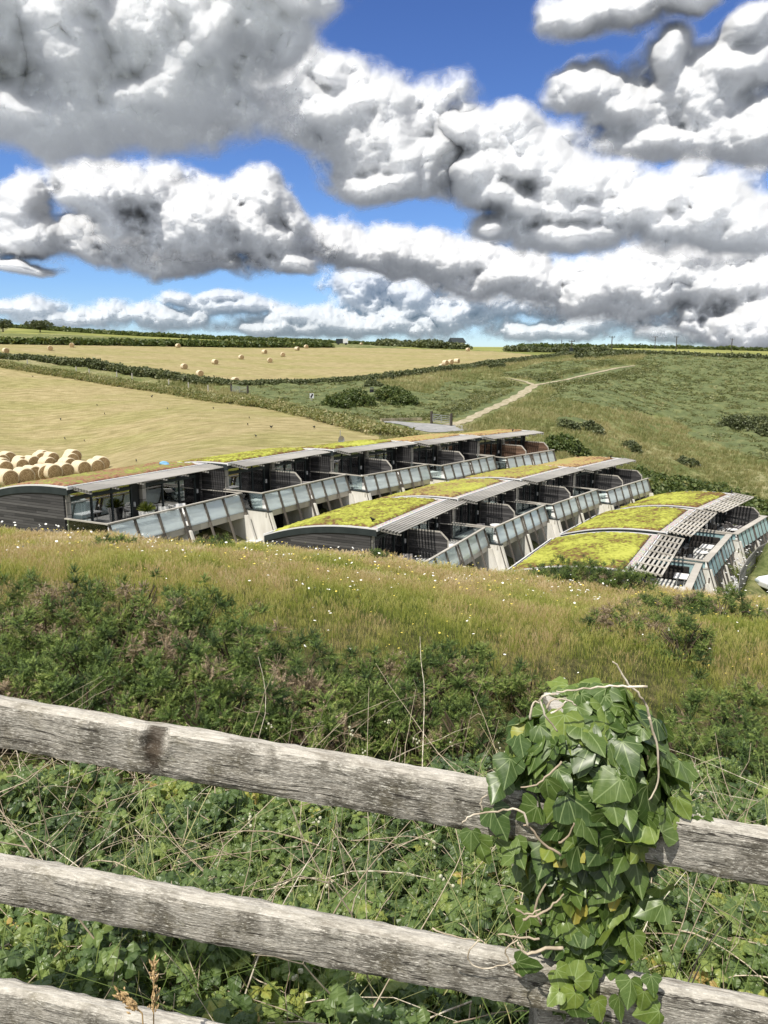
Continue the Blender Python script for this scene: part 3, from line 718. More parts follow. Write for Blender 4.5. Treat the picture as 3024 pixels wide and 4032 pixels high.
MF = dict(scrub=leafmat('scrub_leaf', [(0, (.085,.10,.042)), (.4, (.15,.17,.068)), (.7, (.22,.23,.095)), (1, (.30,.30,.16))], patch=.12, trans=.2),
          dark=leafmat('hedge_leaf', GR_DARK, patch=.6, trans=.2), mid=leafmat('shrub_leaf', GR_MID, patch=.5, trans=.25),
          grass=leafmat('rough_grass', GR_GRASS, patch=.4, trans=.25))
PC = [clump_proto(26, 1., .62, s) for s in range(5)]
PS = [clump_proto(22, 1., .5, s+9) for s in range(5)]
def grass_proto(n, h, w, spread, seed, lean=.35, seg=2):
    r = np.random.default_rng(seed); V = []; Fq = []; tn = []
    for i in range(n):
        a = r.random()*6.283; b0 = np.array([math.cos(a), math.sin(a), 0])*spread*r.random()**.5; hh = h*(.6+.5*r.random())
        la = r.random()*6.283; ld = np.array([math.cos(la), math.sin(la), 0])*lean*hh*r.random(); sd = np.array([-math.sin(a+1), math.cos(a+1), 0])
        k = len(V)
        for j in range(seg+1):
            t = j/seg; c = b0+ld*t*t+np.array([0, 0, hh*t*(1-.15*t)]); ww = w*(1-t*.8)
            V += [c-sd*ww/2, c+sd*ww/2]
        for j in range(seg): Fq.append([k+2*j, k+2*j+1, k+2*j+3, k+2*j+2])
        tn += [r.normal(0, .12)]*(2*seg+2)
    return np.array(V), np.array(Fq), np.array(tn)
def polyline(pts, step, y0=40, shift=0.):
    P = [ground_at(*p, y0=y0) for p in pts]; out = []
    for a, b in zip(P[:-1], P[1:]):
        n = max(1, int((b-a).length/step))
        for i in range(n): out.append(a.lerp(b, i/n))
    return out
def hedge(name, pts, width, height, m, size, label, dens=1., cat='hedge', y0=40, protos=None, jag=.4):
    L = polyline(pts, size*.55/dens, y0); pos = []; sc_ = []
    for i, p in enumerate(L):
        hf = height*(1+jag*(float(perlin(np.array([p.x*.09]), np.array([p.y*.09+3]), 9)[0])))
        for k in range(max(2, int(width*height/size**2*1.6))):
            x, y = p.x+random.uniform(-1, 1)*width/2, p.y+random.uniform(-1, 1)*width/2
            pos.append((x, y, gz(x, y)+random.uniform(0, max(.1, hf-size*.7)))); sc_.append(size*random.uniform(.7, 1.25))
    n = len(pos)
    o = stamp(name, protos or PC, pos, rots(n, .3), np.array(sc_), MF[m], tone=np.clip(rng.normal(.45, .15, n), 0, 1))
    return tag(o, label, cat)
hedge('hedge', [(-60,1402),(0,1412),(150,1420),(300,1440),(430,1456),(560,1478),(680,1495),(760,1507)], 2.4, 1.35, 'dark', .6, 'thick dark hedge climbing left between the two mown fields')
hedge('hedge', [(760,1508),(950,1522),(1200,1518),(1330,1510),(1450,1500),(1600,1482),(1700,1466),(1800,1456),(1930,1438),(2050,1424),(2160,1412),(2250,1400)], 2.2, 1.1, 'dark', .55, 'dark hedge along the lower edge of the far mown field, above the scrub')
hedge('hedge', [(-60,1352),(0,1354),(300,1358),(600,1362),(850,1366),(1100,1368),(1300,1368)], 3.5, 1.7, 'mid', 1.1, 'long low hedge along the top edge of the far mown field')
hedge('hedge', [(40,1290),(300,1308),(600,1326),(900,1340),(1150,1346),(1330,1352),(1500,1360)], 4, 1.5, 'mid', 1.3, 'thin dark hedge on the left skyline above the grass strip')
hedge('hedge', [(1500,1362),(1700,1372),(1840,1376)], 4, 2.4, 'dark', 1.6, 'short scrubby hedge on the skyline left of the far barn roof')
hedge('hedge', [(2000,1384),(2150,1387),(2260,1388),(2400,1386)], 4, 1.6, 'dark', 1.1, 'broken dark hedge crossing the green field by the first power pole')
hedge('hedge', [(2050,1369),(2400,1370),(2700,1374),(3060,1384)], 3, 1.6, 'mid', 1.4, 'low field hedge along the right skyline behind the power poles', dens=.8)
hedge('hedge', [(2290,1412),(2460,1400),(2560,1398),(2700,1405),(2850,1412),(3060,1420)], 3, 1.3, 'dark', .9, 'dark bank of scrub dividing the gorse slope from the green field')
hedge('hedge', [(2540,1965),(2600,1962),(2700,1968),(2790,1985),(2900,2025),(3060,2070)], 4.2, 1.5, 'mid', .5, 'clipped green bank hedge behind the ends of the lower two terraces', y0=58, dens=1.2)
# rough verge with posts beside the near mown field
hedge('grass_verge', [(-60,1432),(0,1440),(200,1470),(400,1502),(700,1548),(900,1582),(1100,1608),(1250,1642),(1400,1682),(1520,1712),(1600,1722)], 3.4, .8, 'grass', .5, None, protos=PS, dens=.8)['kind'] = 'stuff'
bpy.data.objects['grass_verge'].pop('category', None)
def bush_far(pts, name, m, label, size=.8, group=None, h=1.):
    """a mound of scrub: (px, py, radius m)"""
    pos = []; sc_ = []
    for (px, py, rad_) in pts:
        c = ground_at(px, py, 55)
        for k in range(int(55*rad_**1.6*h)+10):
            d = np.random.default_rng(len(pos)+7).normal(size=3); d /= np.linalg.norm(d); rr = rad_*random.random()**.35
            x, y = c.x+d[0]*rr, c.y+d[1]*rr; pos.append((x, y, gz(x, y)+abs(d[2])*rr*.75*h)); sc_.append(size*random.uniform(.6, 1.1)*.6)
    n = len(pos); return tag(stamp(name, PC, pos, rots(n), np.array(sc_), MF[m], tone=np.clip(rng.normal(.4, .14, n), 0, 1)), label, 'bush', group)
bush_far([(1545,1585,3.2),(1590,1600,2.4)], 'scrub_bush', 'mid', 'largest rounded dark bush, right of the litter bin below the far field')
bush_far([(1470,1530,1.8)], 'scrub_bush', 'dark', 'small dark bush just above the litter bin')
bush_far([(1400,1600,3.0),(1330,1610,2.4)], 'scrub_bush', 'mid', 'spreading green scrub left of the large rounded bush')
bush_far([(1965,1448,1.6),(1945,1450,1.4)], 'scrub_bush', 'dark', 'dark thorn bush on the hedge line above the end of the four far bales')
bush_far([(3000,1700,3.),(2900,1690,2.8),(3060,1720,3.2)], 'scrub_bush', 'dark', 'dark gorse mound at the right edge, halfway up the hillside')
bush_far([(2240,1690,1.2),(2330,1700,1.4)], 'scrub_bush', 'dark', 'pair of low dark bushes above the top terrace\'s far end')
bush_far([(2490,1775,1.1)], 'scrub_bush', 'dark', 'small dark bush alone in the pale meadow above the middle terrace')
bush_far([(2700,1830,.9),(2720,1835,.8)], 'scrub_bush', 'dark', 'flat dark bush in the meadow right of the lone small bush')
bush_far([(2200,1775,2.0),(2260,1790,1.8)], 'scrub_bush', 'mid', 'green shrubs against the end of the top terrace')
# gorse carpet on the hillside: nobody could count it
def gorse_carpet():
    X = []
    r = np.random.default_rng(3)
    n = 90000; y = np.exp(r.uniform(np.log(80), np.log(255), n)); x = y*r.uniform(-.2, .62, n)
    z = ground_z(x, y); h, g, go = zones(x, y, z); k = (go > .5) & (path_dist(x, y) > 2.6) & (fbm(x*.14, y*.14, 77, 4) > -.22)
    x, y, z = x[k], y[k], z[k]; k = r.random(len(x)) < (y/150)**1.5*.8+.25; x, y, z = x[k][:30000], y[k][:30000], z[k][:30000]
    n = len(x); s = r.uniform(.24, .60, n)*(1+.25*(y > 140))
    return stamp('gorse_scrub', PS, np.stack([x, y, z+.1], -1), rots(n, .15), np.stack([s*1.25, s*1.25, s*.6], -1), MF['scrub'], tone=np.clip(r.normal(.42, .16, n), 0, 1))
gorse_carpet()['kind'] = 'stuff'
def tussocks():
    r = np.random.default_rng(4); n = 42000; y = np.exp(r.uniform(np.log(62), np.log(230), n)); x = y*r.uniform(-.3, .62, n)
    z = ground_z(x, y); h, g, go = zones(x, y, z); px, py = PIX(x, y, z)
    k = (h < .5) & (g < .5) & ((go < .5) | (r.random(n) < .25)) & ~inpoly(px, py, TRK) & (path_dist(x, y) > 1.9)
    x, y, z = x[k], y[k], z[k]; n = len(x); s = r.uniform(.35, .8, n)*(y/100)**.5
    P_ = [grass_proto(16, 1., .10, .5, q, .5) for q in range(4)]
    return stamp('meadow_tussocks', P_, np.stack([x, y, z-.05], -1), rots(n, .1), s*.9, MF['grass'], tone=np.clip(.5+.35*fbm(x*.06, y*.06, 8, 3)+r.normal(0, .1, n), 0, 1))
TRK = [(1480,1655),(1560,1655),(1755,1658),(1780,1688),(1765,1725),(1600,1705),(1480,1672)]
PTH = [(1780,1680),(1840,1655),(1930,1600),(2020,1560),(2090,1520),(2300,1470),(2500,1435),(2500,1450),(2300,1490),(2150,1530),(2060,1580),(1950,1625),(1850,1672),(1790,1700)]
tussocks()['kind'] = 'stuff'
# ---- track and footpath: sheets just above the land ----
def ribbon(name, cen, wid, m, lift=.06, y0=60):
    C_ = [ground_at(*p, y0=y0) for p in cen]; W_ = list(wid); P = []
    for i in range(len(C_)-1):
        for j in range(8):
            t = j/8; P.append((C_[i].lerp(C_[i+1], t), W_[i]+(W_[i+1]-W_[i])*t))
    P.append((C_[-1], W_[-1])); b = MB(); V = []
    for i, (p, w) in enumerate(P):
        d = (P[min(i+1, len(P)-1)][0]-P[max(i-1, 0)][0]); d.z = 0; d.normalize(); sd = Vector((d.y, -d.x, 0))
        ww = w*(1+.25*math.sin(i*1.7)*(w < 3))
        for k in range(7):
            q = p+sd*(k/6-.5)*ww; V.append((q.x, q.y, gz(q.x, q.y)+lift+.25*(0)))
    Fs = [(i*7+k, i*7+k+1, (i+1)*7+k+1, (i+1)*7+k) for i in range(len(P)-1) for k in range(6)]
    o = b.add(V, Fs).build(name, m, smooth=True); o['kind'] = 'structure'; return o
T = mat('track_gravel', .95, .1); T.put(T.b.inputs['Base Color'], T.ramp(T.noise(GEO(T), 1.2, 6, .7), [(.3, (.20,.205,.205)), (.7, (.33,.33,.33))])); MG = T.m
T = mat('path_stone', .95, .1); T.put(T.b.inputs['Base Color'], T.ramp(T.noise(GEO(T), 1.6, 6, .75), [(.35, (.17,.165,.09)), (.5, (.33,.29,.20)), (.65, (.45,.40,.31))])); MP = T.m
ribbon('gravel_track', *PATHS[3], MG, .05)
for q_ in range(3): ribbon('footpath', *PATHS[q_], MP, .05+.02*q_)
V = [(y*q, y, gz(y*q, y)+.42) for y in np.linspace(43, 66, 24) for q in np.linspace(.548, .80, 12)]
MB().add(V, [(i*12+j, i*12+j+1, (i+1)*12+j+1, (i+1)*12+j) for i in range(23) for j in range(11)]).build('car_park', MG, smooth=True)['kind'] = 'structure'
k_ = polyline([(1500,1660),(1620,1657),(1700,1655)], 1.2, 60); kb = MB()
for a, b in zip(k_[:-1], k_[1:]): kb.bar(a+Vector((0,0,.2)), b+Vector((0,0,.2)), .25, .35)
tag(kb.build('track_kerb', MP), 'pale kerb along the far edge of the gravel track', 'kerb')
# ---- bales ----
T = mat('straw_side', .9, .15); P = OC(T); n = T.noise(T.vec('MULTIPLY', P, (1, 7, 1)), 3, 5, .7)
T.put(T.b.inputs['Base Color'], T.ramp(n, [(.3, (.42,.33,.20)), (.5, (.60,.51,.36)), (.7, (.72,.65,.50))])); bump(T, T.noise(P, 25, 4), .6, .03); MS = T.m
T = mat('straw_end', .95, .1); P = OC(T); rr = T.vec('LENGTH', T.vec('MULTIPLY', P, (1, 0, 1)))
n = T.noise(P, 9, 5, .7); w = T.math('ADD', T.math('MULTIPLY', T.math('SINE', T.math('ADD', T.math('MULTIPLY', rr, 60), T.math('MULTIPLY', n, 9))), .22), n)
T.put(T.b.inputs['Base Color'], T.ramp(w, [(.2, (.16,.105,.05)), (.5, (.34,.24,.13)), (.8, (.52,.40,.24))])); bump(T, w, .8, .03); ME = T.m
def bale_src():
    root = empty('straw_bale'); k = 30; prof = [(-.61, .55), (-.58, .61), (-.4, .63), (.4, .63), (.58, .61), (.61, .55)]
    b = MB(); V = []
    for (y, r) in prof:
        for j in range(k):
            a = 2*math.pi*j/k; rr = r*(1+.012*math.sin(5*a+y*9)); z = math.sin(a)*rr; V.append((math.cos(a)*rr, y, max(z, -.59)))
    b.add(V, [(i*k+j, (i+1)*k+j, (i+1)*k+(j+1) % k, i*k+(j+1) % k) for i in range(len(prof)-1) for j in range(k)])
    b.build('net_wrap', MS, root, smooth=True)
    for s_ in (-1, 1):
        e = MB(); V = [(0, s_*.635, 0)]
        for q, rr, yy in ((0, .3, .632), (1, .55, .612)):
            V += [(math.cos(2*math.pi*j/k)*rr, s_*yy, max(math.sin(2*math.pi*j/k)*rr, -.59)) for j in range(k)]
        Fs = [(0, 1+j, 1+(j+1) % k) for j in range(k)]+[(1+j, 1+k+j, 1+k+(j+1) % k, 1+(j+1) % k) for j in range(k)]
        if s_ < 0: Fs = [f[::-1] for f in Fs]
        e.add(V, Fs).build('bale_end', ME, root, smooth=True)
    return root
BALE = bale_src(); used_bale = [False]
def place(src, flag, P, rz, sc_, label, cat, group=None, tilt=0):
    o = src if not flag[0] else copy_tree(src); flag[0] = True
    o.location = P; o.rotation_euler = (tilt, 0, rz); o.scale = (sc_,)*3; tag(o, label, cat, group); return o
STACK = [((885,355),'front straw bale of the heap, its round end toward the lodges'),((1035,335),'straw bale just right of the front one in the heap'),((1098,300),'straw bale at the far right end of the heap'),
 ((690,390),'straw bale standing forward of a gap, left of the front one'),((560,405),'narrow straw bale squeezed between two forward ones'),((465,412),'straw bale behind the tuft of weeds at the roof edge'),
 ((350,425),'straw bale half hidden by the weeds at the roof edge'),((258,452),'straw bale directly left of the weeds'),((75,482),'large straw bale at the heap\'s near left corner, touching the red roof'),
 ((555,240),'straw bale at the back of the heap, topmost in view'),((470,215),'straw bale at the back left of the topmost one'),((440,240),'straw bale in front of the back pair, pale side showing'),
 ((232,285),'straw bale leaning on a neighbour in the left middle of the heap'),((225,320),'low straw bale under the leaning one'),((795,212),'long straw bale at the back, behind the front one'),
 ((770,250),'straw bale wedged behind the front one'),((735,312),'straw bale with its end in shade beside the gap'),((345,285),'straw bale in the centre left of the heap, side toward the sun'),
 ((520,300),'short straw bale showing only its side in the middle of the heap'),((85,235),'straw bale on the left far side of the heap'),((15,265),'straw bale cut by the picture edge on the far side'),
 ((45,345),'straw bale low at the left, behind the large near one'),((20,310),'straw bale cut by the picture edge in the middle of the heap'),((-60,440),'straw bale outermost left beside the roof corner')]
for i, ((cx, cy), lb) in enumerate(STACK):
    P = ground_at(cx/2.765, 1740+cy/2.765, 52, 110)
    place(BALE, used_bale, P+Vector((0,0,.56)), R(48+random.uniform(-7, 7)), random.uniform(1.0, 1.08), lb, 'straw bale', 'straw bales heaped beside the top terrace')
c4 = lambda x, y: (x/1.037, 1200+y/1.037); c5 = lambda x, y: (1400+x/1.0215, 1250+y/1.0215)
FARB = [(c4(24,198),'straw bale nearest the left edge of the far field'),(c4(206,187),'straw bale second from the left in the far field'),(c4(294,174),'straw bale below the two skyline trees in the far field'),
 (c4(727,175),'left one of two straw bales touching near the far hedge'),(c4(743,167),'right one of two straw bales touching near the far hedge'),(c4(752,263),'straw bale above and left of the lowest whole one'),
 (c4(816,292),'lowest whole straw bale in the middle of the far field'),(c4(878,243),'straw bale right of and above the lowest one'),(c4(985,223),'lone straw bale in the centre of the far field'),
 (c4(1080,200),'left bale of the triangle of three on the far field'),(c4(1102,236),'bottom bale of the triangle of three on the far field'),(c4(1155,212),'right bale of the triangle of three on the far field'),
 (c4(1213,187),'lower of two straw bales near the parked trailer'),(c4(1250,178),'upper of two straw bales near the parked trailer'),(c4(960,322),'straw bale half sunk behind the hedge between the fields'),
 (c4(1475,164),'straw bale on the brow just right of the parked trailer'),(c4(1556,166),'middle bale of three along the brow of the far field'),(c4(1640,169),'right bale of three along the brow of the far field'),
 (c5(452,136),'single straw bale below the distant barn roof'),(c5(347,206),'lowest bale of the row of four by the dividing hedge'),(c5(361,191),'second bale of the row of four by the dividing hedge'),
 (c5(382,188),'third bale of the row of four by the dividing hedge'),(c5(407,184),'last bale of the row of four by the dividing hedge')]
for (p, lb) in FARB:
    P = ground_at(*p, 110, 420); place(BALE, used_bale, P+Vector((0,0,.56)), R(random.uniform(18, 55)), 1.02, lb, 'straw bale', 'straw bales left out on the far field')
# ---- birds ----
T = mat('black_feathers', .55, .4); T.put(T.b.inputs['Base Color'], (.012,.012,.015)); MBk = T.m
def bird_src():
    bm = bmesh.new(); vs = []
    J = [((-.20,0,.20),.02),((-.09,0,.19),.05),((.02,0,.20),.075),((.10,0,.25),.055),((.145,0,.31),.042),((.19,0,.32),.022),((.235,0,.31),.006)]
    for p, r in J: vs.append(bm.verts.new(p))
    for a, b in zip(vs[:-1], vs[1:]): bm.edges.new((a, b))
    rad_ = [r for _, r in J]
    for s_ in (-1, 1):
        a = bm.verts.new((.03, s_*.035, .12)); b = bm.verts.new((.03, s_*.04, .01)); c = bm.verts.new((.075, s_*.045, .005)); rad_ += [.018, .008, .006]
        bm.edges.new((vs[2], a)); bm.edges.new((a, b)); bm.edges.new((b, c))
    me = bpy.data.meshes.new('bird'); bm.to_mesh(me); o = bpy.data.objects.new('bird', me); COL.objects.link(o)
    m = o.modifiers.new('skin', 'SKIN'); m.use_smooth_shade = True
    for v, r in zip(me.skin_vertices[0].data, rad_): v.radius = (r, r)
    me.skin_vertices[0].data[2].use_root = True
    s_ = o.modifiers.new('sub', 'SUBSURF'); s_.levels = s_.render_levels = 1; me.materials.append(MBk); return o
BIRD = bird_src(); used_bird = [False]
ROOK = [(c4(134,296),'by the verge at the far left'),(c4(213,289),'second from the left near the verge'),(c4(447,320),'pair of rooks below the verge, upper one'),(c4(487,336),'pair of rooks below the verge, lower one'),
 (c4(397,414),'left of centre on the near field'),(c4(427,449),'just below and right of another rook'),(c4(248,472),'alone at the left of the near field'),(c4(684,428),'in the bare middle of the near field'),
 (c4(872,427),'upper right of the near field'),(c4(938,408),'highest one close to the verge on the right'),(c4(1018,466),'above another rook on the right slope'),(c4(1012,494),'below another rook on the right slope'),
 (c4(1108,505),'right of two others on the slope above the second lodge'),(c4(1283,506),'near the verge above the third lodge'),
 ((239,1655),'directly above the heap of bales'),((256,1731),'just behind the back of the heap'),((332,1740),'right of and behind the heap'),((537,1821),'on stubble just behind the first lodge roof'),
 ((1008,1723),'behind the yellow roofs, leftmost there'),((1068,1687),'upper left of the group behind the yellow roofs'),((1237,1687),'upper right of the group behind the yellow roofs'),((1498,1719),'at the narrow end of the near field')]
for (p, w) in ROOK:
    P = ground_at(*p, 50, 160); place(BIRD, used_bird, P+Vector((0,0,.02)), random.uniform(0, 6.28), .85, 'black rook '+w.replace('pair of rooks ', ''), 'bird', 'rooks feeding on the near mown field')
o = place(BIRD, used_bird, at(c4(620,380)[0], c4(620,380)[1], 88), 1.2, 1.0, 'black rook flying low over the near mown field', 'bird')
def onroof(k, px, py, lb):
    o = LODGE[k]; best = None
    for x in np.arange(.2, 9.5, .1):
        for y in np.arange(.1, 6.8, .1):
            P = onlodge(k, x, y, zroof(y)+.02); a = pix(P); d = (a[0]-px)**2+(a[1]-py)**2
            if best is None or d < best[0]: best = (d, P)
    place(BIRD, used_bird, best[1], random.uniform(0, 6), .95, lb, 'bird')
onroof('B1', 1470, 2058, 'black jackdaw perched on the yellow sedum roof of the middle terrace'); onroof('A5', 2018, 1704, 'small black bird on the last roof of the top terrace')
onroof('B4', 2404, 1806, 'small black bird on the far end roof of the middle terrace'); onroof('C3', 2880, 1948, 'small black bird at the far edge of the lowest terrace roof')
# ---- poles ----
T = mat('pole_wood', .8, .2); T.put(T.b.inputs['Base Color'], (.07,.06,.05)); MW = T.m
def pole(px, top, base, y, label, arm=True, box=False):
    P = ground_at(px, base, 200, 700) if y is None else at(px, base, y); h = (base-top)*P.y/F
    r = empty('power_pole', P, .3, label, 'power pole', 'wooden power poles along the ridge')
    b = MB(); b.tube([(0,0,-1.5),(0,0,h)], [.22,.15], k=8); b.build('pole_shaft', MW, r)
    if arm:
        MB().bar((-1.1,0,h-.35),(1.1,0,h-.35),.16,.16).build('crossarm', MW, r)
        i = MB()
        for x in (-1.0,0,1.0): i.tube([(x,0,h-.3),(x,0,h+.1)],.1,k=6)
        i.build('insulator', MBk, r)
    if box: MB().box(-.5,.5,-.4,.4,h-3.6,h-2.4).build('transformer', M['metal'], r)
pole(2249,1343,1393,None,'tallest near power pole with a transformer, at the gorse edge',box=True)
pole(2407,1327,1386,None,'power pole with crossarm second from the transformer pole')
pole(2578,1326,1360+14,None,'thin distant power pole between two taller ones')
pole(2661,1327,1383,None,'power pole right of the thin distant one')
pole(2879,1335,1384,None,'power pole nearest the right edge of the ridge')
pole(2211,1338,1368,None,'small faraway pole left of the transformer pole',arm=False)
# ---- distant barn, trees ----
P = ground_at(1797,1371,260,600); b = empty('barn', P, .2, 'distant barn with a low grey roof on the skyline', 'barn'); w = 44*P.y/F/2
MB().box(-w,w,-4,4,-1,2.2).build('wall', M['cream'], b)
MB().prism([(-4.6,2.1),(4.6,2.1),(0,4.2)],-w-.5,w+.5,0).build('roof', M['metal'], b)
def tree_far(px, base, hpx, wpx, label, y=None):
    P = ground_at(px, base, 200, 500); s_ = P.y/F; h, w = hpx*s_, wpx*s_; r = empty('thorn_tree', P, 0, label, 'tree')
    t = MB(); t.tube([(0,0,-.5),(.1,0,h*.35),(.3,.1,h*.7)],[.3,.22,.08]); 
    for k in range(6): a = k*1.05; t.tube([(.1,0,h*.3),(math.cos(a)*w*.25,math.sin(a)*w*.25,h*.55),(math.cos(a)*w*.42,math.sin(a)*w*.42,h*.75)],[.14,.08,.04],k=5)
    t.build('trunk', MW, r); pos = []; n = 230
    rr = np.random.default_rng(int(px)); d = rr.normal(size=(n,3)); d /= np.linalg.norm(d,axis=1,keepdims=True); q = rr.random(n)**.5
    pos = np.stack([d[:,0]*q*w*.5, d[:,1]*q*w*.4, h*.62+d[:,2]*q*h*.38], -1)
    stamp('crown', PC, pos, rots(n), rr.uniform(.35,.75,n)*w/9, MF['dark'], tone=np.clip(rr.normal(.4,.2,n),0,1), parent=r)
tree_far(12,1308,48,80,'dark thorn tree on the left skyline, cut by the picture edge'); tree_far(158,1309,42,105,'broad dark thorn tree on the left skyline, right of another')
P = ground_at(1350,1358,200,450); b = empty('farm_trailer', P, .1, 'dark green and white trailer parked by the far field hedge', 'trailer')
MB().box(-3,0,-1.2,1.2,.6,2.6).build('cab_box', M['metal'], b); MB().box(0.03,2.2,-1.2,1.2,.7,2.7).build('white_tank', M['trim'], b)
for x in (-2,1.4):
    for s_ in (-1.25,1.25):
        MB().tube([(x,s_-.12,.45),(x,s_+.12,.45)],.45,k=14).build('wheel', MBk, b)
# ---- gates, posts, bin, sign ----
T = mat('galvanised', .4, .6); T.put(T.b.inputs['Base Color'], (.40,.42,.42)); T.b.inputs['Metallic'].default_value = .6; MGv = T.m
def gate(p0, p1, label, h=1.2, y0=60):
    A_, B_ = ground_at(*p0, y0=y0), ground_at(*p1, y0=y0); d = B_-A_; L = d.length; g = empty('field_gate', A_, math.atan2(d.y, d.x), label, 'gate'); dz = d.z
    for nm, x in (('gate_post', 0), ('gate_post', L)): MB().box(x-.12, x+.12, -.12, .12, -.3+dz*x/L, 1.55+dz*x/L).build(nm, MW, g)
    b = MB()
    for z in (.3,.5,.72,.95,1.2): b.bar((.2,0,z),(L-.2,0,z+dz),.05,.05)
    for x in (.2, L*.5, L-.2): b.bar((x,0,.3+dz*x/L),(x,0,1.2+dz*x/L),.06,.05)
    b.bar((.2,0,.3),(L*.5,0,1.2+dz/2),.05,.05); b.build('gate_bars', MGv, g)
gate((1699,1668),(1776,1678),'open metal gate where the gravel track meets the footpath')
gate((911,1548),(976,1556),'galvanised gate in the verge between the two mown fields', y0=80)
for i, (x, y) in enumerate([(113,248),(312,278),(365,288),(478,300),(540,306),(690,332),(770,346),(850,358)]):
    P = ground_at(*c4(x, y), 70); b = MB().box(-.08,.08,-.08,.08,-.3,1.25).build('fence_post', M['rail']); b.location = P
    tag(b, 'grey fence post in the verge, '+['nearest the left edge','second from the left edge','third from the left edge','fourth from the left edge','fifth from the left edge','left of the pair nearer the gate','middle one left of the gate','closest to the gate'][i], 'fence post', 'posts along the verge')
P = ground_at(1228,1590,70); s_ = empty('warning_sign', P, .2, 'small black and white sign on a post by the verge', 'sign')
MB().tube([(0,0,-.3),(0,0,1.5)],.04,k=6).build('sign_post', MGv, s_); MB().box(-.3,.3,-.03,-.005,.8,1.5).build('sign_board', M['trim'], s_); MB().bar((-.15,-.035,.9),(.15,-.035,1.4),.02,.22).build('sign_stripe', MBk, s_)
P = ground_at(1464,1558,70); s_ = empty('litter_bin', P, 0, 'dark litter bin standing on the grass above the scrub', 'litter bin')
MB().tube([(0,0,-.2),(0,0,1.05)],[.34,.36],k=12).build('bin_body', MBk, s_); MB().tube([(0,0,1.15),(0,0,1.35)],[.38,.25],k=12).build('bin_lid', M['metal'], s_)
# dish, blue bag
P = onlodge('A3', 8.0, 6.4, zroof(6.4)); s_ = empty('satellite_dish', P, .8, 'grey satellite dish behind the top terrace roofs', 'satellite dish')
b = MB(); V = [(0,0,.5)]; 
for r_, y_ in ((.18,-.03),(.36,-.10)): V += [(r_*math.cos(a*.524), y_, .5+r_*math.sin(a*.524)) for a in range(12)]
b.add(V, [(0,1+j,1+(j+1)%12) for j in range(12)]+[(1+j,13+j,13+(j+1)%12,1+(j+1)%12) for j in range(12)]); b.build('dish_bowl', MGv, s_)
MB().tube([(0,.03,-.3),(0,.03,1.3)],.03,k=6).build('mast', MGv, s_)
T = mat('blue_plastic', .6, .3); T.put(T.b.inputs['Base Color'], (.16,.36,.58)); P = onlodge('A1', 8.2, 1.6, zroof(1.6)+.1)
bm = bmesh.new(); bmesh.ops.create_icosphere(bm, subdivisions=3, radius=.30)
for v in bm.verts: v.co = Vector((v.co.x, v.co.y*.5, max(v.co.z*.55, -.1)))*(1+.45*mnoise.noise(v.co*4))
me = bpy.data.meshes.new('plastic_bag'); bm.to_mesh(me); me.materials.append(T.m); o = bpy.data.objects.new('plastic_bag', me); COL.objects.link(o); o.location = P
tag(o, 'crumpled blue bag lying at the far end of the red sedum roof', 'bag')
# ================= on the terraces =================
T = mat('white_furniture', .5, .4); T.put(T.b.inputs['Base Color'], (.74,.74,.73)); FW = T.m
T = mat('wicker_dark', .7, .3); T.put(T.b.inputs['Base Color'], T.ramp(T.noise(OC(T), 40, 3), [(.4, (.012,.011,.011)), (.6, (.04,.036,.033))])); FD = T.m
T = mat('grey_cushion', .9, .1); T.put(T.b.inputs['Base Color'], (.30,.28,.28)); FG = T.m
def lounger(m, m2):
    r = empty('sun_lounger'); MB().box(-.32,.32,-.75,.55,.30,.36).build('seat', m2, r, bevel=.01)
    b = MB(); b.bar((-.0,.5,.34),(0,1.02,.82),.62,.05,up=(0,0,1)); b.build('backrest', m2, r, bevel=.01)
    for x in (-.28,.28):
        for y in (-.65,.45): MB().box(x-.025,x+.025,y-.025,y+.025,0,.30).build('leg', m, r)
    return r
def chair(m, arm=True):
    r = empty('terrace_chair'); MB().box(-.27,.27,-.26,.26,.38,.46).build('seat', m, r, bevel=.01)
    b = MB(); b.prism([(.22,.46),(.30,.92),(.35,.92),(.28,.46)],-.27,.27,0); b.build('backrest', m, r, bevel=.01)
    for x in (-.25,.25):
        if arm: MB().box(x-.03,x+.03,-.25,.28,.62,.66).build('armrest', m, r)
        for y in (-.23,.23): MB().box(x-.02,x+.02,y-.02,y+.02,0,.38 if y > 0 else .62).build('leg', m, r)
    return r
def table(m, top, rnd=True, sz=.42, h=.7):
    r = empty('terrace_table')
    if rnd: MB().tube([(0,0,h-.04),(0,0,h)],sz,k=20).build('table_top', top, r)
    else: MB().box(-sz*1.6,sz*1.6,-sz,sz,h-.04,h).build('table_top', top, r)
    for a in range(4):
        x, y = (math.cos(a*1.571+.785)*sz*.75, math.sin(a*1.571+.785)*sz*.75); MB().bar((x*(1.0 if rnd else 1.5),y,0),(x*(.8 if rnd else 1.5),y*(.8 if rnd else 1),h-.04),.035,.035,up=(1,0,0)).build('leg', m, r)
    return r
SRC = dict(lw=(lounger(FW, FW), [False]), ld=(lounger(FD, FG), [False]), cw=(chair(FW), [False]), cd=(chair(FD), [False]), cg=(chair(FG, False), [False]),
           tw=(table(FW, FW, False, .4, .6), [False]), tr=(table(FD, FW), [False]))
def furn(kind, k, x, y, a, lb, s_=1.):
    src, fl = SRC[kind]; cat = {'l': 'sun lounger', 'c': 'chair', 't': 'table'}[kind[0]]
    place(src, fl, onlodge(k, x, y, 0), LODGE[k].rotation_euler.z+a, s_, lb, cat, {'l': 'sun loungers on the lodge terraces', 'c': 'chairs on the lodge terraces', 't': 'tables on the lodge terraces'}[kind[0]])
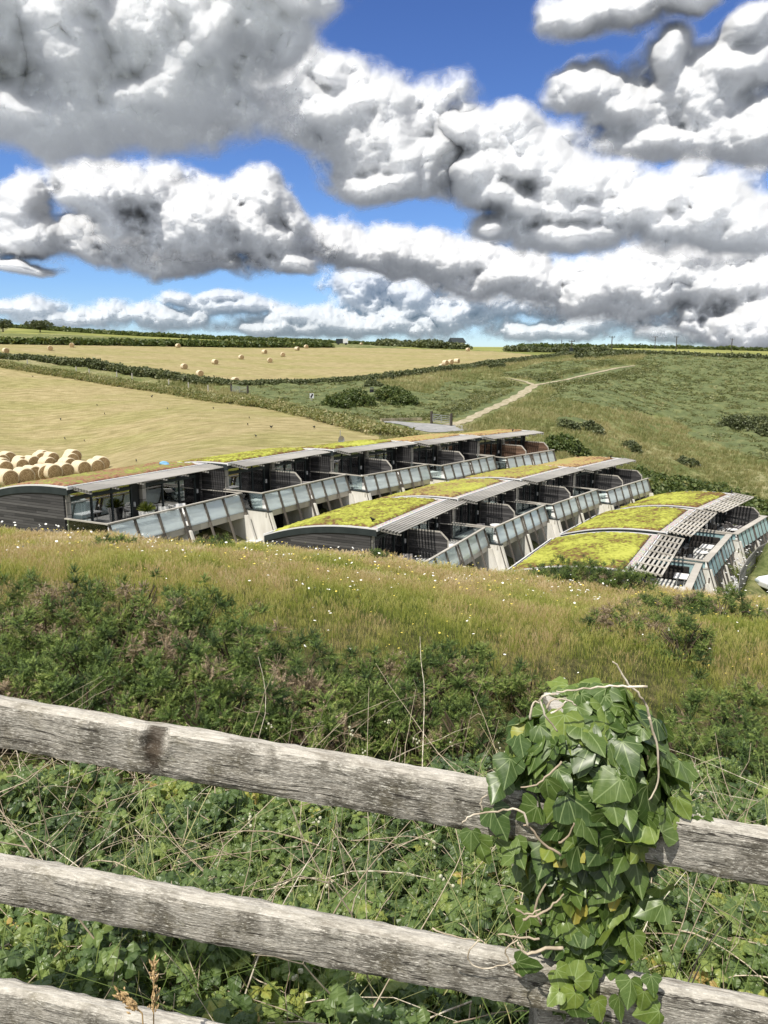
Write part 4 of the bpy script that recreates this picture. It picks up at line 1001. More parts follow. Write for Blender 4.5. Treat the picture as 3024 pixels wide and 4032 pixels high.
FUR = [('lw','A1',7.0,-1.1,1.3,'white sun lounger at the far end of the first top terrace'),('cw','A1',5.4,-.9,2.2,'white armchair nearest the planter on the first top terrace'),('cw','A1',6.1,-1.5,-.6,'white armchair facing another beside the lounger on the first terrace'),
 ('tw','A1',3.3,-1.6,0,'low white table behind the glass of the first top terrace'),('tw','A1',1.2,-1.6,0,'white bench table at the near corner of the first top terrace'),
 ('lw','A2',.8,-.9,1.4,'pale sun lounger at the near corner of the second top terrace'),('tw','A2',3.0,-1.6,0,'white table behind the glass of the second top terrace'),('cg','A2',6.0,-1.4,2.,'grey chair in the far half of the second top terrace'),
 ('cg','A3',.8,-1.0,2.5,'grey chair behind the clear side glass of the third top terrace'),('tw','A3',5.4,-1.6,0,'white table in the far half of the third top terrace'),('lw','A3',2.6,-1.5,1.5,'white lounger in the near half of the third top terrace'),
 ('lw','A4',.8,-.9,1.4,'pale sun lounger at the near corner of the fourth top terrace'),('tw','A4',5.2,-1.6,0,'white table in the far half of the fourth top terrace'),
 ('tw','A5',2.2,-1.6,0,'white table on the last top terrace'),
 ('cg','B1',1.3,-.9,-.9,'grey chair low behind the grass on the first middle terrace'),('cg','B1',2.4,-.7,2.,'grey chair beside its twin on the first middle terrace'),('lw','B1',6.6,-1.,1.2,'sun lounger beyond the screen of the first middle terrace'),('tr','B1',5.8,-1.9,0,'round table by the glass of the first middle terrace'),
 ('cg','B2',1.4,-.9,2.4,'grey recliner at the near corner of the second middle terrace'),('tr','B2',2.4,-1.7,0,'round table in the near half of the second middle terrace'),('lw','B2',6.,-1.2,1.3,'sun lounger in the far half of the second middle terrace'),
 ('lw','B3',2.0,-1.3,1.2,'sun lounger in the near half of the third middle terrace'),('tw','B3',6.,-1.5,0,'white table in the far half of the third middle terrace'),('lw','B4',2.0,-1.3,1.2,'sun lounger on the last middle terrace'),
 ('cd','C2',1.3,-.9,.2,'dark wicker chair nearest the near rail of the middle balcony'),('cd','C2',2.4,.0,1.9,'dark wicker chair by the door of the middle lowest balcony'),('cd','C2',3.4,-.2,-2.6,'dark wicker chair across from the door chair'),
 ('cd','C2',4.3,-.6,2.6,'dark wicker tub chair left of the round table'),('cd','C2',5.0,-.5,-2.4,'dark wicker tub chair behind the round table'),('tr','C2',4.0,-1.6,0,'round white table on the balcony with dark wicker chairs'),
 ('cg','C2',1.6,.1,.8,'grey folded chair lying by the facade of the middle lowest balcony'),('tw','C2',6.4,-1.5,0,'white low table at the far end of the wicker balcony'),
 ('cd','C3',2.2,-.6,.6,'dark chair left of the round table on the farthest low balcony'),('cd','C3',3.0,-.4,-.5,'dark chair behind the round table on the farthest low balcony'),('tr','C3',3.3,-1.4,0,'round white table on the farthest low balcony'),
 ('ld','C3',5.2,-1.,1.1,'nearer reclining lounger on the farthest low balcony'),('ld','C3',6.2,-1.,1.1,'farther reclining lounger on the farthest low balcony'),
 ('tw','C1',8.0,-1.7,0,'white table top showing above the grass on the nearest low balcony')]
for f in FUR: furn(*f)
b = MB(); b.box(-1.1,1.1,-.3,.3,.1,.45); b.box(-1.1,1.1,.2,.34,.45,.85); o = b.build('wicker_sofa', FD, bevel=.04); o.location = onlodge('C1', 9.2, -.9, 0); o.rotation_euler.z = LODGE['C1'].rotation_euler.z-1.57
tag(o, 'dark wicker sofa against frosted glass of the nearest low balcony', 'sofa')
b = MB(); b.box(-1.0,1.0,-.3,.3,.1,.45); b.box(-1.0,1.0,.2,.34,.45,.85); o = b.build('wicker_sofa', FD, bevel=.04); o.location = onlodge('C2', 8.3, -1.0, 0); o.rotation_euler.z = LODGE['C2'].rotation_euler.z-1.57
tag(o, 'dark wicker sofa against frosted glass at the far end of the middle balcony', 'sofa')
for k in ('A5', 'B2', 'B3', 'A4'):
    pass
T = mat('storage_box', .6, .3); T.put(T.b.inputs['Base Color'], (.13,.135,.13))
for k, lb in (('B2','second'),('B3','third'),('A5','farthest top')):
    b = MB().box(-.5,.5,-.25,.25,.05,.5).box(-.53,.53,-.28,.28,.5,.56).build('storage_box', T.m, bevel=.02); b.location = onlodge(k, .5, -1.7, 0); b.rotation_euler.z = LODGE[k].rotation_euler.z+1.57
    tag(b, 'grey storage box at the near corner of the '+(lb if 'top' in lb else lb+' middle')+' terrace', 'box', 'storage boxes on the terraces')
# ---- planting ----
def strap_plant(name, P, n, h, w, m, label, cat, lean=.8, flowers=0, group=None):
    r = empty(name, P, random.random()*6, label, cat, group)
    pr = grass_proto(n, h, w, .12, int(P.x*7) % 99, lean, 3); mesh_from('leaves', pr[0], pr[1], m, True, {'tone': np.clip(.5+pr[2], 0, 1)}, r)
    if flowers:
        f = MB()
        for i in range(flowers):
            a = random.random()*6.28; q = h*random.uniform(.1, .7); z = h*random.uniform(.7, 1.15)
            f.tube([(q*math.cos(a), q*math.sin(a), z), (q*math.cos(a), q*math.sin(a), z+.07)], [.03, .075], k=6)
        f.build('blossoms', FW, r)
    return r
LEAFY = leafmat('strap_leaf', [(0, (.05,.075,.015)), (.5, (.13,.17,.03)), (1, (.30,.32,.06))], trans=.3)
def yf_(k, s0): return RX-.02-2.62*.345-.75
i = 0
WH = ['by the base wall under','in the bed below','against the foot of','growing beneath']
for k, rng_ in (('B1', (3., 9.6)), ('B2', (.0, 8.8)), ('B3', (.2, 8.2))):
    for x in np.arange(rng_[0], rng_[1], 1.15):
        for dy in (0.,):
            P = onlodge(k, x, yf_(k, 0)-random.uniform(0, .6), 0); P.z = gz(P.x, P.y); P.z = max(P.z, LODGE[k].location.z-2.3)
            nm = {'B1': 'first', 'B2': 'second', 'B3': 'third'}[k]; pos_ = int(round((x-rng_[0])/1.15))
            strap_plant('flowering_plant', P, 46, 1.0, .05, LEAFY, None, 'plant', 1.1, 9)
            o = bpy.context.scene.objects[-1] if False else [q for q in COL.objects if q.name.startswith('flowering_plant')][-1]
            tag(o, 'white flowered strap leaved plant, number %s along the bed below the %s middle lodge' % (['one','two','three','four','five','six','seven','eight','nine','ten'][min(pos_, 9)], nm), 'plant', 'flowering plants in the bed between the terraces')
            i += 1
for q, (px, py, yy) in enumerate([(2925,2215,49.5),(2952,2190,52.5),(2968,2205,51.5),(2890,2300,44.5),(2990,2165,56),(2915,2262,46.5)]):
    P = at(px, py+25, yy); P.z = min(P.z, gz(P.x, P.y)+.5)
    strap_plant('flowering_plant', P, 90, 1.5, .06, LEAFY, ['white flowered clump by the wall in the middle of the paling fence','yellow green clump by the lowest base wall','tall flowered clump leaning on the palings','round green clump at the foot of the nearest low lodge','grassy clump at the far end of the palings','middle clump between base wall and palings'][q], 'plant', 1.0, 14, 'plants between the lowest lodges and the palings')
P = onlodge('A4', 4.6, -3.6, -2.2); r = empty('cabbage_palm', P, 0, 'spiky cabbage palm in front of the fourth top terrace balcony', 'palm')
MB().tube([(0,0,0),(0,0,1.4)],[.12,.09]).build('trunk', MW, r)
n = 90; d = rng.normal(size=(n,3)); d[:,2] = np.abs(d[:,2])*.7-.25
stamp('crown', [grass_proto(3, 1.1, .09, .02, 3, .15, 2)], np.tile([0,0,1.4],(n,1)), align(d), np.full(n, .9), LEAFY, parent=r)
for k, x, lb in (('A1',2.5,'potted fern and red flowers in a tall white planter on the first terrace'),):
    P = onlodge(k, 4.3, -.7, 0); r = empty('planter', P, 0, lb, 'planter'); MB().tube([(0,0,0),(0,0,.8)],[.30,.42],k=18).build('pot', FW, r)
    n = 80; d = rng.normal(size=(n,3)); d[:,2] = np.abs(d[:,2])+.2; stamp('fronds', [grass_proto(3, .7, .07, .02, 3, .5, 2)], np.tile([0,0,.8],(n,1)), align(d), np.full(n, .9), LEAFY, parent=r)
P = ground_at(135, 1905, 45, 70); n = 60; x = rng.normal(0, .8, n); y = rng.normal(0, .5, n)
P = onlodge('A1', .2, 6.9, zroof(6.9)); 
o = stamp('weed_tuft', [grass_proto(10, .7, .05, .2, s, .6) for s in range(3)], np.stack([P.x-1+x*.9, P.y+1.3+y, np.full(n, P.z-.1)], -1), rots(n, .2), rng.uniform(.6, 1.1, n), MF['mid']); tag(o, 'tuft of green weeds at the back edge of the red sedum roof', 'weed')
# ---- paling fence and car at the right edge ----
r = None; pts = [at(2903,2352,43), at(2935,2292,47), at(2975,2240,52), at(3040,2200,58)]
r = empty('paling_fence', pts[0], 0, 'grey timber paling fence beside the lowest lodges, running to the picture edge', 'fence')
for a, b in zip(pts[:-1], pts[1:]):
    a = a-pts[0]; b = b-pts[0]; n = max(2, int((b-a).length/.17))
    rl = MB(); rl.bar(a+Vector((0,0,.5)), b+Vector((0,0,.5)), .05, .1); rl.bar(a+Vector((0,0,1.25)), b+Vector((0,0,1.25)), .05, .1); rl.build('fence_rail', M['post'], r)
    for i in range(n):
        p = a.lerp(b, i/n); q_ = MB().box(-.05,.05,-.015,.015,0,1.65); o = q_.build('paling', M['slat'], r); o.location = p+Vector((0,-.05,0)); o.rotation_euler.z = math.atan2((b-a).y, (b-a).x)
T = mat('car_paint', .25, .5); T.put(T.b.inputs['Base Color'], (.72,.74,.78)); MC = T.m
P = at(3024, 2345, 46); r = empty('parked_car', P+Vector((1.75,.4,.15)), R(12), 'white car parked at the right edge behind the palings', 'car')
pr = [(-2.15,.35),(-2.2,.75),(-1.95,.92),(-1.1,1.0),(-.45,1.42),(.9,1.45),(1.7,1.02),(2.1,.95),(2.15,.4)]
b = MB(); b.prism([(x, z) for x, z in pr], -.85, .85, 1); b.build('body', MC, r, bevel=.08)
MB().prism([(-1.0,1.0),(-.42,1.36),(.85,1.39),(1.5,1.02)], -.87, .87, 1).build('side_windows', M['glass'], r)
for x in (-1.35,1.35):
    for s_ in (-.8,.8):
        w = MB().tube([(x,s_-.12,.32),(x,s_+.12,.32)],.33,k=20).build('wheel', MBk, r); MB().tube([(x,s_-.14,.32),(x,s_+.14,.32)],.2,k=12).build('rim', MGv, w)
for s_ in (-.6,.6): MB().box(-2.23,-2.12,s_-.18,s_+.18,.66,.80).build('headlight', M['bal_glass'], r)
# ================= meadow between the fence and the lodges =================
def tuft_proto(seed, nb=9, ns=4, h=.36, sh=.56, w=.007):
    r = np.random.default_rng(seed); V = []; Fq = []; tn = []
    def strip(b0, ld, hh, w0, w1, seg, t0, t1, th):
        k = len(V); sd = np.array([math.cos(th), math.sin(th), 0])
        for j in range(seg+1):
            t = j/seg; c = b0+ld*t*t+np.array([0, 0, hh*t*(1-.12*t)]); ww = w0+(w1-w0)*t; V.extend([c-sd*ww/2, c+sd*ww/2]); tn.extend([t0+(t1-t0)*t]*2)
        for j in range(seg): Fq.append([k+2*j, k+2*j+1, k+2*j+3, k+2*j+2])
        return c
    for i in range(nb):
        a, la, th = r.random(3)*6.283; b0 = np.array([math.cos(a), math.sin(a), 0])*.11*r.random()**.5; hh = h*(.5+.6*r.random())
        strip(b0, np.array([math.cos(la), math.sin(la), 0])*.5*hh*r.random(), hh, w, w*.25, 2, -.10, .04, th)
    for i in range(ns):
        a, la, th = r.random(3)*6.283; b0 = np.array([math.cos(a), math.sin(a), 0])*.10*r.random(); hh = sh*(.65+.45*r.random())
        ld = np.array([math.cos(la), math.sin(la), 0])*.35*hh*r.random()+np.array([.10*hh, 0, 0])
        c = strip(b0, ld, hh, w*.55, w*.4, 2, .0, .22, th)
        for q in range(3):          # a loose seed head
            d = ld*.22+r.normal(0, .018, 3); strip(c-np.array([0, 0, .07+.02*q]), d, .10, w*1.1, w*.9, 1, .26+.1*r.random(), .34+.12*r.random(), th+q)
    return np.array(V), np.array(Fq), np.array(tn)
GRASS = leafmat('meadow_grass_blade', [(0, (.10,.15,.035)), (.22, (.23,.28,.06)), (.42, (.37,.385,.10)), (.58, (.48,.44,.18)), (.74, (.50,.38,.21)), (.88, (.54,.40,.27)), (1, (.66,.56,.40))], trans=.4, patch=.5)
def meadow():
    r = np.random.default_rng(12); n = 56000
    y = np.sqrt(r.uniform(6.6**2, 32.5**2, n)); keep = r.random(n) < np.clip(1.35-y/38, .35, 1); y = y[keep]; n = len(y)
    x = y*r.uniform(-.60, .60, n); k = y > 9.9-1.6*np.clip((x/y+.25)/.3, 0, 1); x, y = x[k], y[k]; n = len(x); z = ground_z(x, y)
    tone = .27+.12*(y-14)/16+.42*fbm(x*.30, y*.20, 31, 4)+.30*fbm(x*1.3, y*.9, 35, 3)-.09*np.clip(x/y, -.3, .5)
    s = r.uniform(.36, .74, n)*(1+.25*fbm(x*.5, y*.5, 38, 3)); s *= np.clip(.55+(y-6.6)/9, .55, 1.)
    wd = np.clip(y/13, .6, 2.1)
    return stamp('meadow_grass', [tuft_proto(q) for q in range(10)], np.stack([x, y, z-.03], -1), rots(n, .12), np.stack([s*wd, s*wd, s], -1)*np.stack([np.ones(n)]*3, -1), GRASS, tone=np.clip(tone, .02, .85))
meadow()['kind'] = 'stuff'
T = mat('petal_white', .6, .2); T.put(T.b.inputs['Base Color'], (.80,.80,.76)); PW = T.m
T = mat('petal_yellow', .6, .2); T.put(T.b.inputs['Base Color'], (.62,.50,.10)); PY = T.m
def flowers(name, n, m, seed, r0, y0, y1, cl, hh):
    r = np.random.default_rng(seed); V = [(0, 0, .3)]+[(math.cos(a*1.047), math.sin(a*1.047), .0) for a in range(6)]
    F_ = np.array([[0, 1+i, 1+(i+1) % 6, 0] for i in range(0)]+[[0, 1, 2, 3], [0, 3, 4, 5], [0, 5, 6, 1]])
    y = np.sqrt(r.uniform(y0**2, y1**2, n*4)); x = y*r.uniform(-.56, .56, n*4); k = fbm(x*.45, y*.3, seed+3, 3) > cl; x, y = x[k][:n], y[k][:n]; n = len(x)
    return stamp(name, [(np.array(V), F_)], np.stack([x, y, ground_z(x, y)+r.uniform(hh*.7, hh*1.25, n)], -1), rots(n, .5), r.uniform(.6, 1.5, n)*r0*np.clip(y/14, .8, 1.5), m)
flowers('white_wildflowers', 280, PW, 5, .019, 8, 25.5, .10, .46)['kind'] = 'stuff'
flowers('yellow_wildflowers', 460, PY, 9, .016, 8, 25, .05, .44)['kind'] = 'stuff'
# ---- gorse ----
def sprig(seed, L=.120, n=34, nl=.024, w=.0090):
    r = np.random.default_rng(seed); V = []; Fq = []; tn = []
    for i in range(n):
        t = (i+.5)/n; a = i*2.4; z = L*t; up = .35+.5*t; up = .12+.75*t; d = np.array([math.cos(a), math.sin(a), up]); d /= np.linalg.norm(d)
        l = nl*(1.15-.5*t)*(.8+.4*r.random()); sd = np.cross(d, [0, 0, 1.]); sd /= np.linalg.norm(sd); b0 = np.array([0, 0, z])+r.normal(0, .002, 3)
        k = len(V); V += [b0-sd*w/2, b0+sd*w/2, b0+d*l]; Fq.append([k, k+1, k+2]); tn += [-.08+.22*t]*2+[.02+.22*t]
    k = len(V); V += [np.array([-.003, 0, 0]), np.array([.003, 0, 0]), np.array([0, 0, L])]; Fq.append([k, k+1, k+2]); tn += [0, 0, .1]
    return np.array(V), np.array(Fq), np.array(tn)
SPR = [sprig(q) for q in range(6)]
GORSE = leafmat('gorse_needle', [(0, (.022,.042,.013)), (.25, (.062,.108,.028)), (.5, (.155,.225,.055)), (.66, (.30,.37,.10)), (.74, (.17,.13,.08)), (.88, (.28,.22,.145)), (1, (.42,.33,.23))], trans=.12, patch=1.2)
T = mat('gorse_wood', .9, .1); T.put(T.b.inputs['Base Color'], (.10,.08,.055)); GW = T.m
def gorse(c, rx, ry, h, label, brown=.15, dens=1., k=1., seed=0, group='gorse bushes beyond the fence'):
    """a mound of spiny sprigs over branching stems; c = foot on the ground"""
    r = np.random.default_rng(seed+17); root = empty('gorse_bush', c, 0, label, 'gorse bush', group)
    area = 2*math.pi*((rx*ry)+(rx*h)+(ry*h))/3; sp = .165*k; nc = int(area/sp**2*1.25*dens)+12
    d = r.normal(size=(nc, 3)); d[:, 2] = np.abs(d[:, 2])*1.1-.12; d /= np.linalg.norm(d, axis=1, keepdims=True)
    f = .80+.45*fbm(d[:, 0]*2.2+seed, d[:, 1]*2.2+d[:, 2]*1.7, seed+1, 3)+r.uniform(-.24, .20, nc)
    pc = d*np.array([rx, ry, h])*f[:, None]; keep = pc[:, 2] > -.1; pc, d = pc[keep], d[keep]; nc = len(pc)
    bt = fbm((pc[:, 0]+c[0])*1.6, (pc[:, 1]+pc[:, 2]+c[1])*1.6, 71+seed, 3)+r.normal(0, .10, nc); isb = bt > .46-brown*.6; pt = r.normal(0, .13, nc)
    tall = np.where(r.random(nc) < .15, 1.25, 1.)*np.where(isb, 1.25, 1.)
    m = 20; ci = np.repeat(np.arange(nc), m); n = len(ci)
    e = r.normal(size=(n, 3)); e /= np.linalg.norm(e, axis=1, keepdims=True); up = d[ci]*.75+np.array([0, 0, .55]); up /= np.linalg.norm(up, axis=1, keepdims=True)
    e = e+up*.62; e /= np.linalg.norm(e, axis=1, keepdims=True)
    j = r.random(n)
    p = pc[ci]+up*(j*.07*k*tall[ci])[:, None]+e*(.022*k); tone = np.where(isb[ci], r.uniform(.70, .95, n), np.clip(.38+.16*bt[ci]+pt[ci]+.10*(j-.5)+r.normal(0, .05, n), 0, .63))
    s = r.uniform(.62, 1.0, n)*k*(1-.35*j)
    stamp('foliage', SPR, p, align(e), s, GORSE, tone=tone, parent=root)
    st = MB()
    for i in range(14):
        a = r.random()*6.28; e = np.array([math.cos(a)*rx*.7, math.sin(a)*ry*.7, h*(.5+.3*r.random())]); m_ = e*.5+np.array([0, 0, .05])
        st.tube([(0, 0, -.05), tuple(m_+r.normal(0, .04, 3)), tuple(e)], [.018*k, .012*k, .005*k], k=5)
    st.build('stems', GW, root); return root
GB = [  # px centre, distance, px half width, px of the top, brownness, label
 (-40,8.4,230,2330,.10,'pale green gorse bush at the far left of the back row'),(250,8.6,210,2325,.10,'gorse bush second from the left in the back row'),(470,8.9,190,2290,.02,'highest dark green gorse bush of the back row'),
 (700,8.4,200,2320,.18,'gorse bush with brown tips right of the highest one'),(930,7.9,190,2390,.30,'brown tipped gorse bush on the falling right side of the back row'),(1130,7.3,170,2500,.42,'mostly brown gorse bush at the right end of the big thicket'),
 (60,6.9,230,2490,.12,'gorse bush with a bramble spray at the left edge, middle row'),(350,6.8,220,2450,.28,'gorse bush with brown spires in the middle row'),(640,6.8,210,2480,.25,'gorse bush in the heart of the thicket with dead brown spires'),(900,6.4,200,2540,.20,'deep green gorse bush right of the brown spires'),
 (1150,6.0,180,2590,.44,'withered brown gorse bush beside the meadow edge'),(1280,6.4,130,2560,.40,'small withered gorse bush closest to the yellow grass'),
 (-20,5.4,230,2600,.10,'gorse bush just over the top rail at the left edge'),(280,5.2,220,2620,.12,'bright green gorse bush above the top rail, left part'),(560,5.0,200,2660,.30,'gorse bush behind the rail knot'),(820,4.8,190,2700,.22,'gorse bush with a leaning green spire above the top rail'),(1080,4.6,170,2760,.34,'shaded gorse bush low behind the top rail'),(1260,4.5,150,2830,.12,'light green gorse bush low behind the middle of the rail'),
 (1480,8.0,170,2555,.16,'gorse bush nearest the yellow meadow in the middle of the picture'),(1700,8.4,190,2545,.10,'dark gorse bush in the back of the middle group'),(1900,8.6,180,2580,-.05,'deep green smooth gorse bush left of the ivy'),(2080,8.2,140,2640,-.02,'gorse bush tip showing directly left of the ivy crown'),
 (1400,6.2,170,2680,.14,'gorse bush in the middle group, front left'),(1620,6.2,180,2690,.22,'gorse bush in the middle group with pale brown shoots'),(1850,6.0,170,2720,.26,'brown gorse bush between the ivy and the middle group'),
 (2780,7.6,170,2690,.04,'dark green gorse bush right of the ivy, far one'),(2980,7.2,190,2680,.02,'gorse bush touching the right edge, far one'),(2720,5.4,150,2830,.26,'gorse bush with pinkish dead shoots right of the ivy'),(2930,5.2,170,2850,.30,'gorse bush with tall dead spires near the right edge'),(2980,4.2,170,3010,.06,'green gorse bush low at the right edge above the rail')]
for i, (px, y, hw, top, br, lb) in enumerate(GB):
    a, b_ = ray(px, top); zt = b_*y; x = a*y; g0 = gz(x, y); w = hw*y/F*(1.12 if px < 1400 else .95); h = max(.4, (zt-g0)/(.88 if px < 900 else 1.0))
    gorse((x, y, g0), w, w*.85, h, lb, br, .9, 1.12, i*3)
for i, (px, y, hw, top, br, k, lb) in enumerate([(2190,25.5,110,2215,-.2,1.9,'low green gorse mound at the foot of the nearest low lodge'),(2330,25.5,120,2200,-.2,1.9,'middle hump of the green mound before the sedum roof'),(2480,25,100,2240,-.1,1.9,'right end of the green mound before the sedum roof'),
   (430,20,90,2180,.0,1.6,'small green bush in the long grass before the first lodge'),(840,24,90,2135,.1,1.7,'small bush at the brow of the meadow left of the cream wall'),(1480,24.5,60,2170,.0,1.7,'tiny green bush at the brow below the middle terrace'),
   (2600,18,150,2352,.25,1.5,'brown green bush in the meadow right of the mound'),(2840,18,170,2345,.3,1.5,'dull brown bush on the meadow brow at the right'),(2480,12.5,190,2440,.40,1.2,'greyish brown low bush in the meadow above the ivy'),(2700,11,110,2420,.1,1.2,'leafy green bush in the meadow right of the greyish one')]):
    a, b_ = ray(px, top); zt = b_*y; x = a*y; g0 = gz(x, y); w = hw*y/F*1.2; h = max(.4, (zt-g0)/.98)
    gorse((x, y, g0), w, w*.85, h, lb, br, 1., min(k, 1.35), 200+i*5, 'small bushes standing in the meadow')
# ---- brambles, dead stems, long grass right behind the fence ----
def bramble_leaf(seed, L=.062):
    r = np.random.default_rng(seed); V = []; Fq = []; tn = []
    for k, (a, s) in enumerate(((0, 1.), (1.15, .82), (-1.15, .82)) if seed % 3 else ((0, 1.), (.9, .85), (-.9, .85), (1.9, .65), (-1.9, .65))):
        ca, sa = math.cos(a), math.sin(a); b = len(V); m = 7; tw = r.normal(0, .25)
        for j in range(m):
            t = j/(m-1); w = .40*math.sin(math.pi*min(1, t*.97+.02))**.75*(1.15-.45*t)*(1+.10*(j % 2)); z = -.18*t*t+.05*math.sin(t*3); pl = .045*(1 if j % 2 else -1)
            for q in (-1, 0, 1):
                lx, ly = q*w, .18+t; lz = z-abs(q)*.13+(pl if q else 0)+q*tw*w
                V.append(np.array([(lx*ca+ly*sa)*s, (-lx*sa+ly*ca)*s, lz*s])*L); tn.append(.10 if q == 0 else (-.03 if j % 2 else .03))
        for j in range(m-1):
            for q in (0, 1): Fq.append([b+j*3+q, b+j*3+q+1, b+(j+1)*3+q+1, b+(j+1)*3+q])
    return np.array(V), np.array(Fq), np.array(tn)
BL = leafmat('bramble_leaf', [(0, (.035,.065,.022)), (.3, (.080,.13,.04)), (.55, (.14,.205,.06)), (.8, (.25,.31,.08)), (.93, (.34,.34,.07)), (1, (.42,.30,.10))], rough=.42, spec=.5, trans=.32, patch=3.)
def canopy(x, y):
    return ground_z(x, y)+.34+.20*fbm(x*1.3, y*1.3, 61, 3)+.07*np.clip(y-2.4, 0, 2)
def brambles():
    r = np.random.default_rng(21); n = 19000; y = np.sqrt(r.uniform(1.45**2, 4.7**2, n)); x = r.uniform(-.66, .72, n)*y; k = y < 3.7+1.1*np.clip(x/y*3, 0, 1); x, y = x[k], y[k]; n = len(x)
    g = fbm(x*2.4, y*2.4, 66, 3); k = g > -.42; x, y = x[k], y[k]; n = len(x); z = canopy(x, y)-.36*r.random(n)**1.5+.05*fbm(x*6, y*6, 3, 2)
    d = np.stack([r.normal(0, .42, n), r.normal(-.25, .42, n), np.ones(n)], -1)
    tone = np.clip(.40+.30*fbm(x*1.6, y*1.6, 68, 3)+r.normal(0, .17, n), 0, 1)
    o = stamp('bramble_thicket', [bramble_leaf(q) for q in range(9)], np.stack([x, y, z], -1), align(d), r.choice([.45, .65, .9], n)*r.uniform(.8, 1.25, n), BL, tone=tone, smooth=False); o['kind'] = 'stuff'
brambles()
T = mat('dead_stem', .8, .2); t_ = attr(T, 'tone'); T.put(T.b.inputs['Base Color'], T.mix(T.step(T.noise(GEO(T), 40, 3), .3, .7), T.ramp(t_, [(0, (.13,.09,.06)), (.4, (.32,.25,.18)), (.75, (.54,.46,.35)), (1, (.72,.66,.55))]), (.30,.25,.18), 'MULTIPLY' if False else 'MIX')); DS = T.m
def stems():
    r = np.random.default_rng(5); b = MB()
    for i in range(1050):
        y = math.sqrt(r.uniform(1.5**2, 3.9**2)); x = r.uniform(-.64, .70)*y; z = float(canopy(np.array([x]), np.array([y]))[0]); L = r.uniform(.12, .7)*(1 if i % 6 else 1.5)
        a = r.random()*6.28; el_ = r.normal(.08, .28) if i % 9 else r.uniform(.7, 1.45); p = Vector((x, y, z-r.uniform(.0, .22))); d = Vector((math.cos(a)*math.cos(el_), math.sin(a)*math.cos(el_)*.7, math.sin(el_))); pts = [p]
        for j in range(6):
            d = (d+Vector(r.normal(0, .13, 3))+Vector((0, 0, -.07))).normalized(); pts.append(pts[-1]+d*L/6)
        r0 = r.uniform(.0012, .0032); b.tube(pts, [r0*(1-.1*j) for j in range(7)], k=5, tone=float(np.clip(r.normal(.55, .28), 0, 1)), cap=False)
        if i % 3 == 0:
            q = pts[3]; e = q+Vector(r.normal(0, .09, 3))+Vector((0, 0, .03)); b.tube([q, q.lerp(e, .5)+Vector(r.normal(0, .01, 3)), e], [r0*.7, r0*.6, r0*.4], k=4, tone=.7, cap=False)
    b.build('dead_stems', DS, smooth=True)['kind'] = 'stuff'
stems()
def longgrass():
    r = np.random.default_rng(6); n = 2600; y = np.sqrt(r.uniform(1.45**2, 3.4**2, n)); x = r.uniform(-.62, .72, n)*y; w = np.clip(1.2-(y-1.5)*.5, .25, 1)+.5*(x/y > .35); k = r.random(n) < w; x, y = x[k], y[k]; n = len(x)
    P_ = [grass_proto(2, .62, .007, .05, q, 1.5, 6) for q in range(12)]
    stamp('long_grass', P_, np.stack([x, y, canopy(x, y)-.40], -1), rots(n, .35), r.uniform(.6, 1.15, n), BLG, tone=np.clip(r.normal(.5, .2, n), 0, 1))['kind'] = 'stuff'
BLG = leafmat('grass_blade_green', [(0, (.06,.11,.025)), (.5, (.15,.21,.05)), (.8, (.30,.32,.12)), (1, (.50,.44,.24))], trans=.35, patch=2)
longgrass()
def buds():     # pale spent bramble flower heads and green fruit
    r = np.random.default_rng(8); b = MB()
    for i in range(60):
        y = math.sqrt(r.uniform(1.6**2, 4.6**2)); x = r.uniform(-.1, .68)*y if i % 3 else r.uniform(-.6, .6)*y; z = float(canopy(np.array([x]), np.array([y]))[0])+r.uniform(.0, .08)
        for q in range(r.integers(3, 8)):
            c = Vector((x, y, z))+Vector(r.normal(0, .014, 3)); rr = r.uniform(.004, .008); b.tube([c-Vector((0, 0, rr)), c-Vector((0,0,rr*.4)), c+Vector((0,0,rr*.5)), c+Vector((0, 0, rr))], [rr*.3, rr, rr*.9, rr*.25], k=6, tone=.8)
        b.tube([(x, y, z-.18), (x, y, z)], .0014, k=4, tone=.4)
    T = mat('bud', .8, .2); T.put(T.b.inputs['Base Color'], T.ramp(attr(T, 'tone'), [(.4, (.2,.2,.08)), (.8, (.46,.46,.34))])); b.build('spent_flower_heads', T.m, smooth=True)['kind'] = 'stuff'
buds()
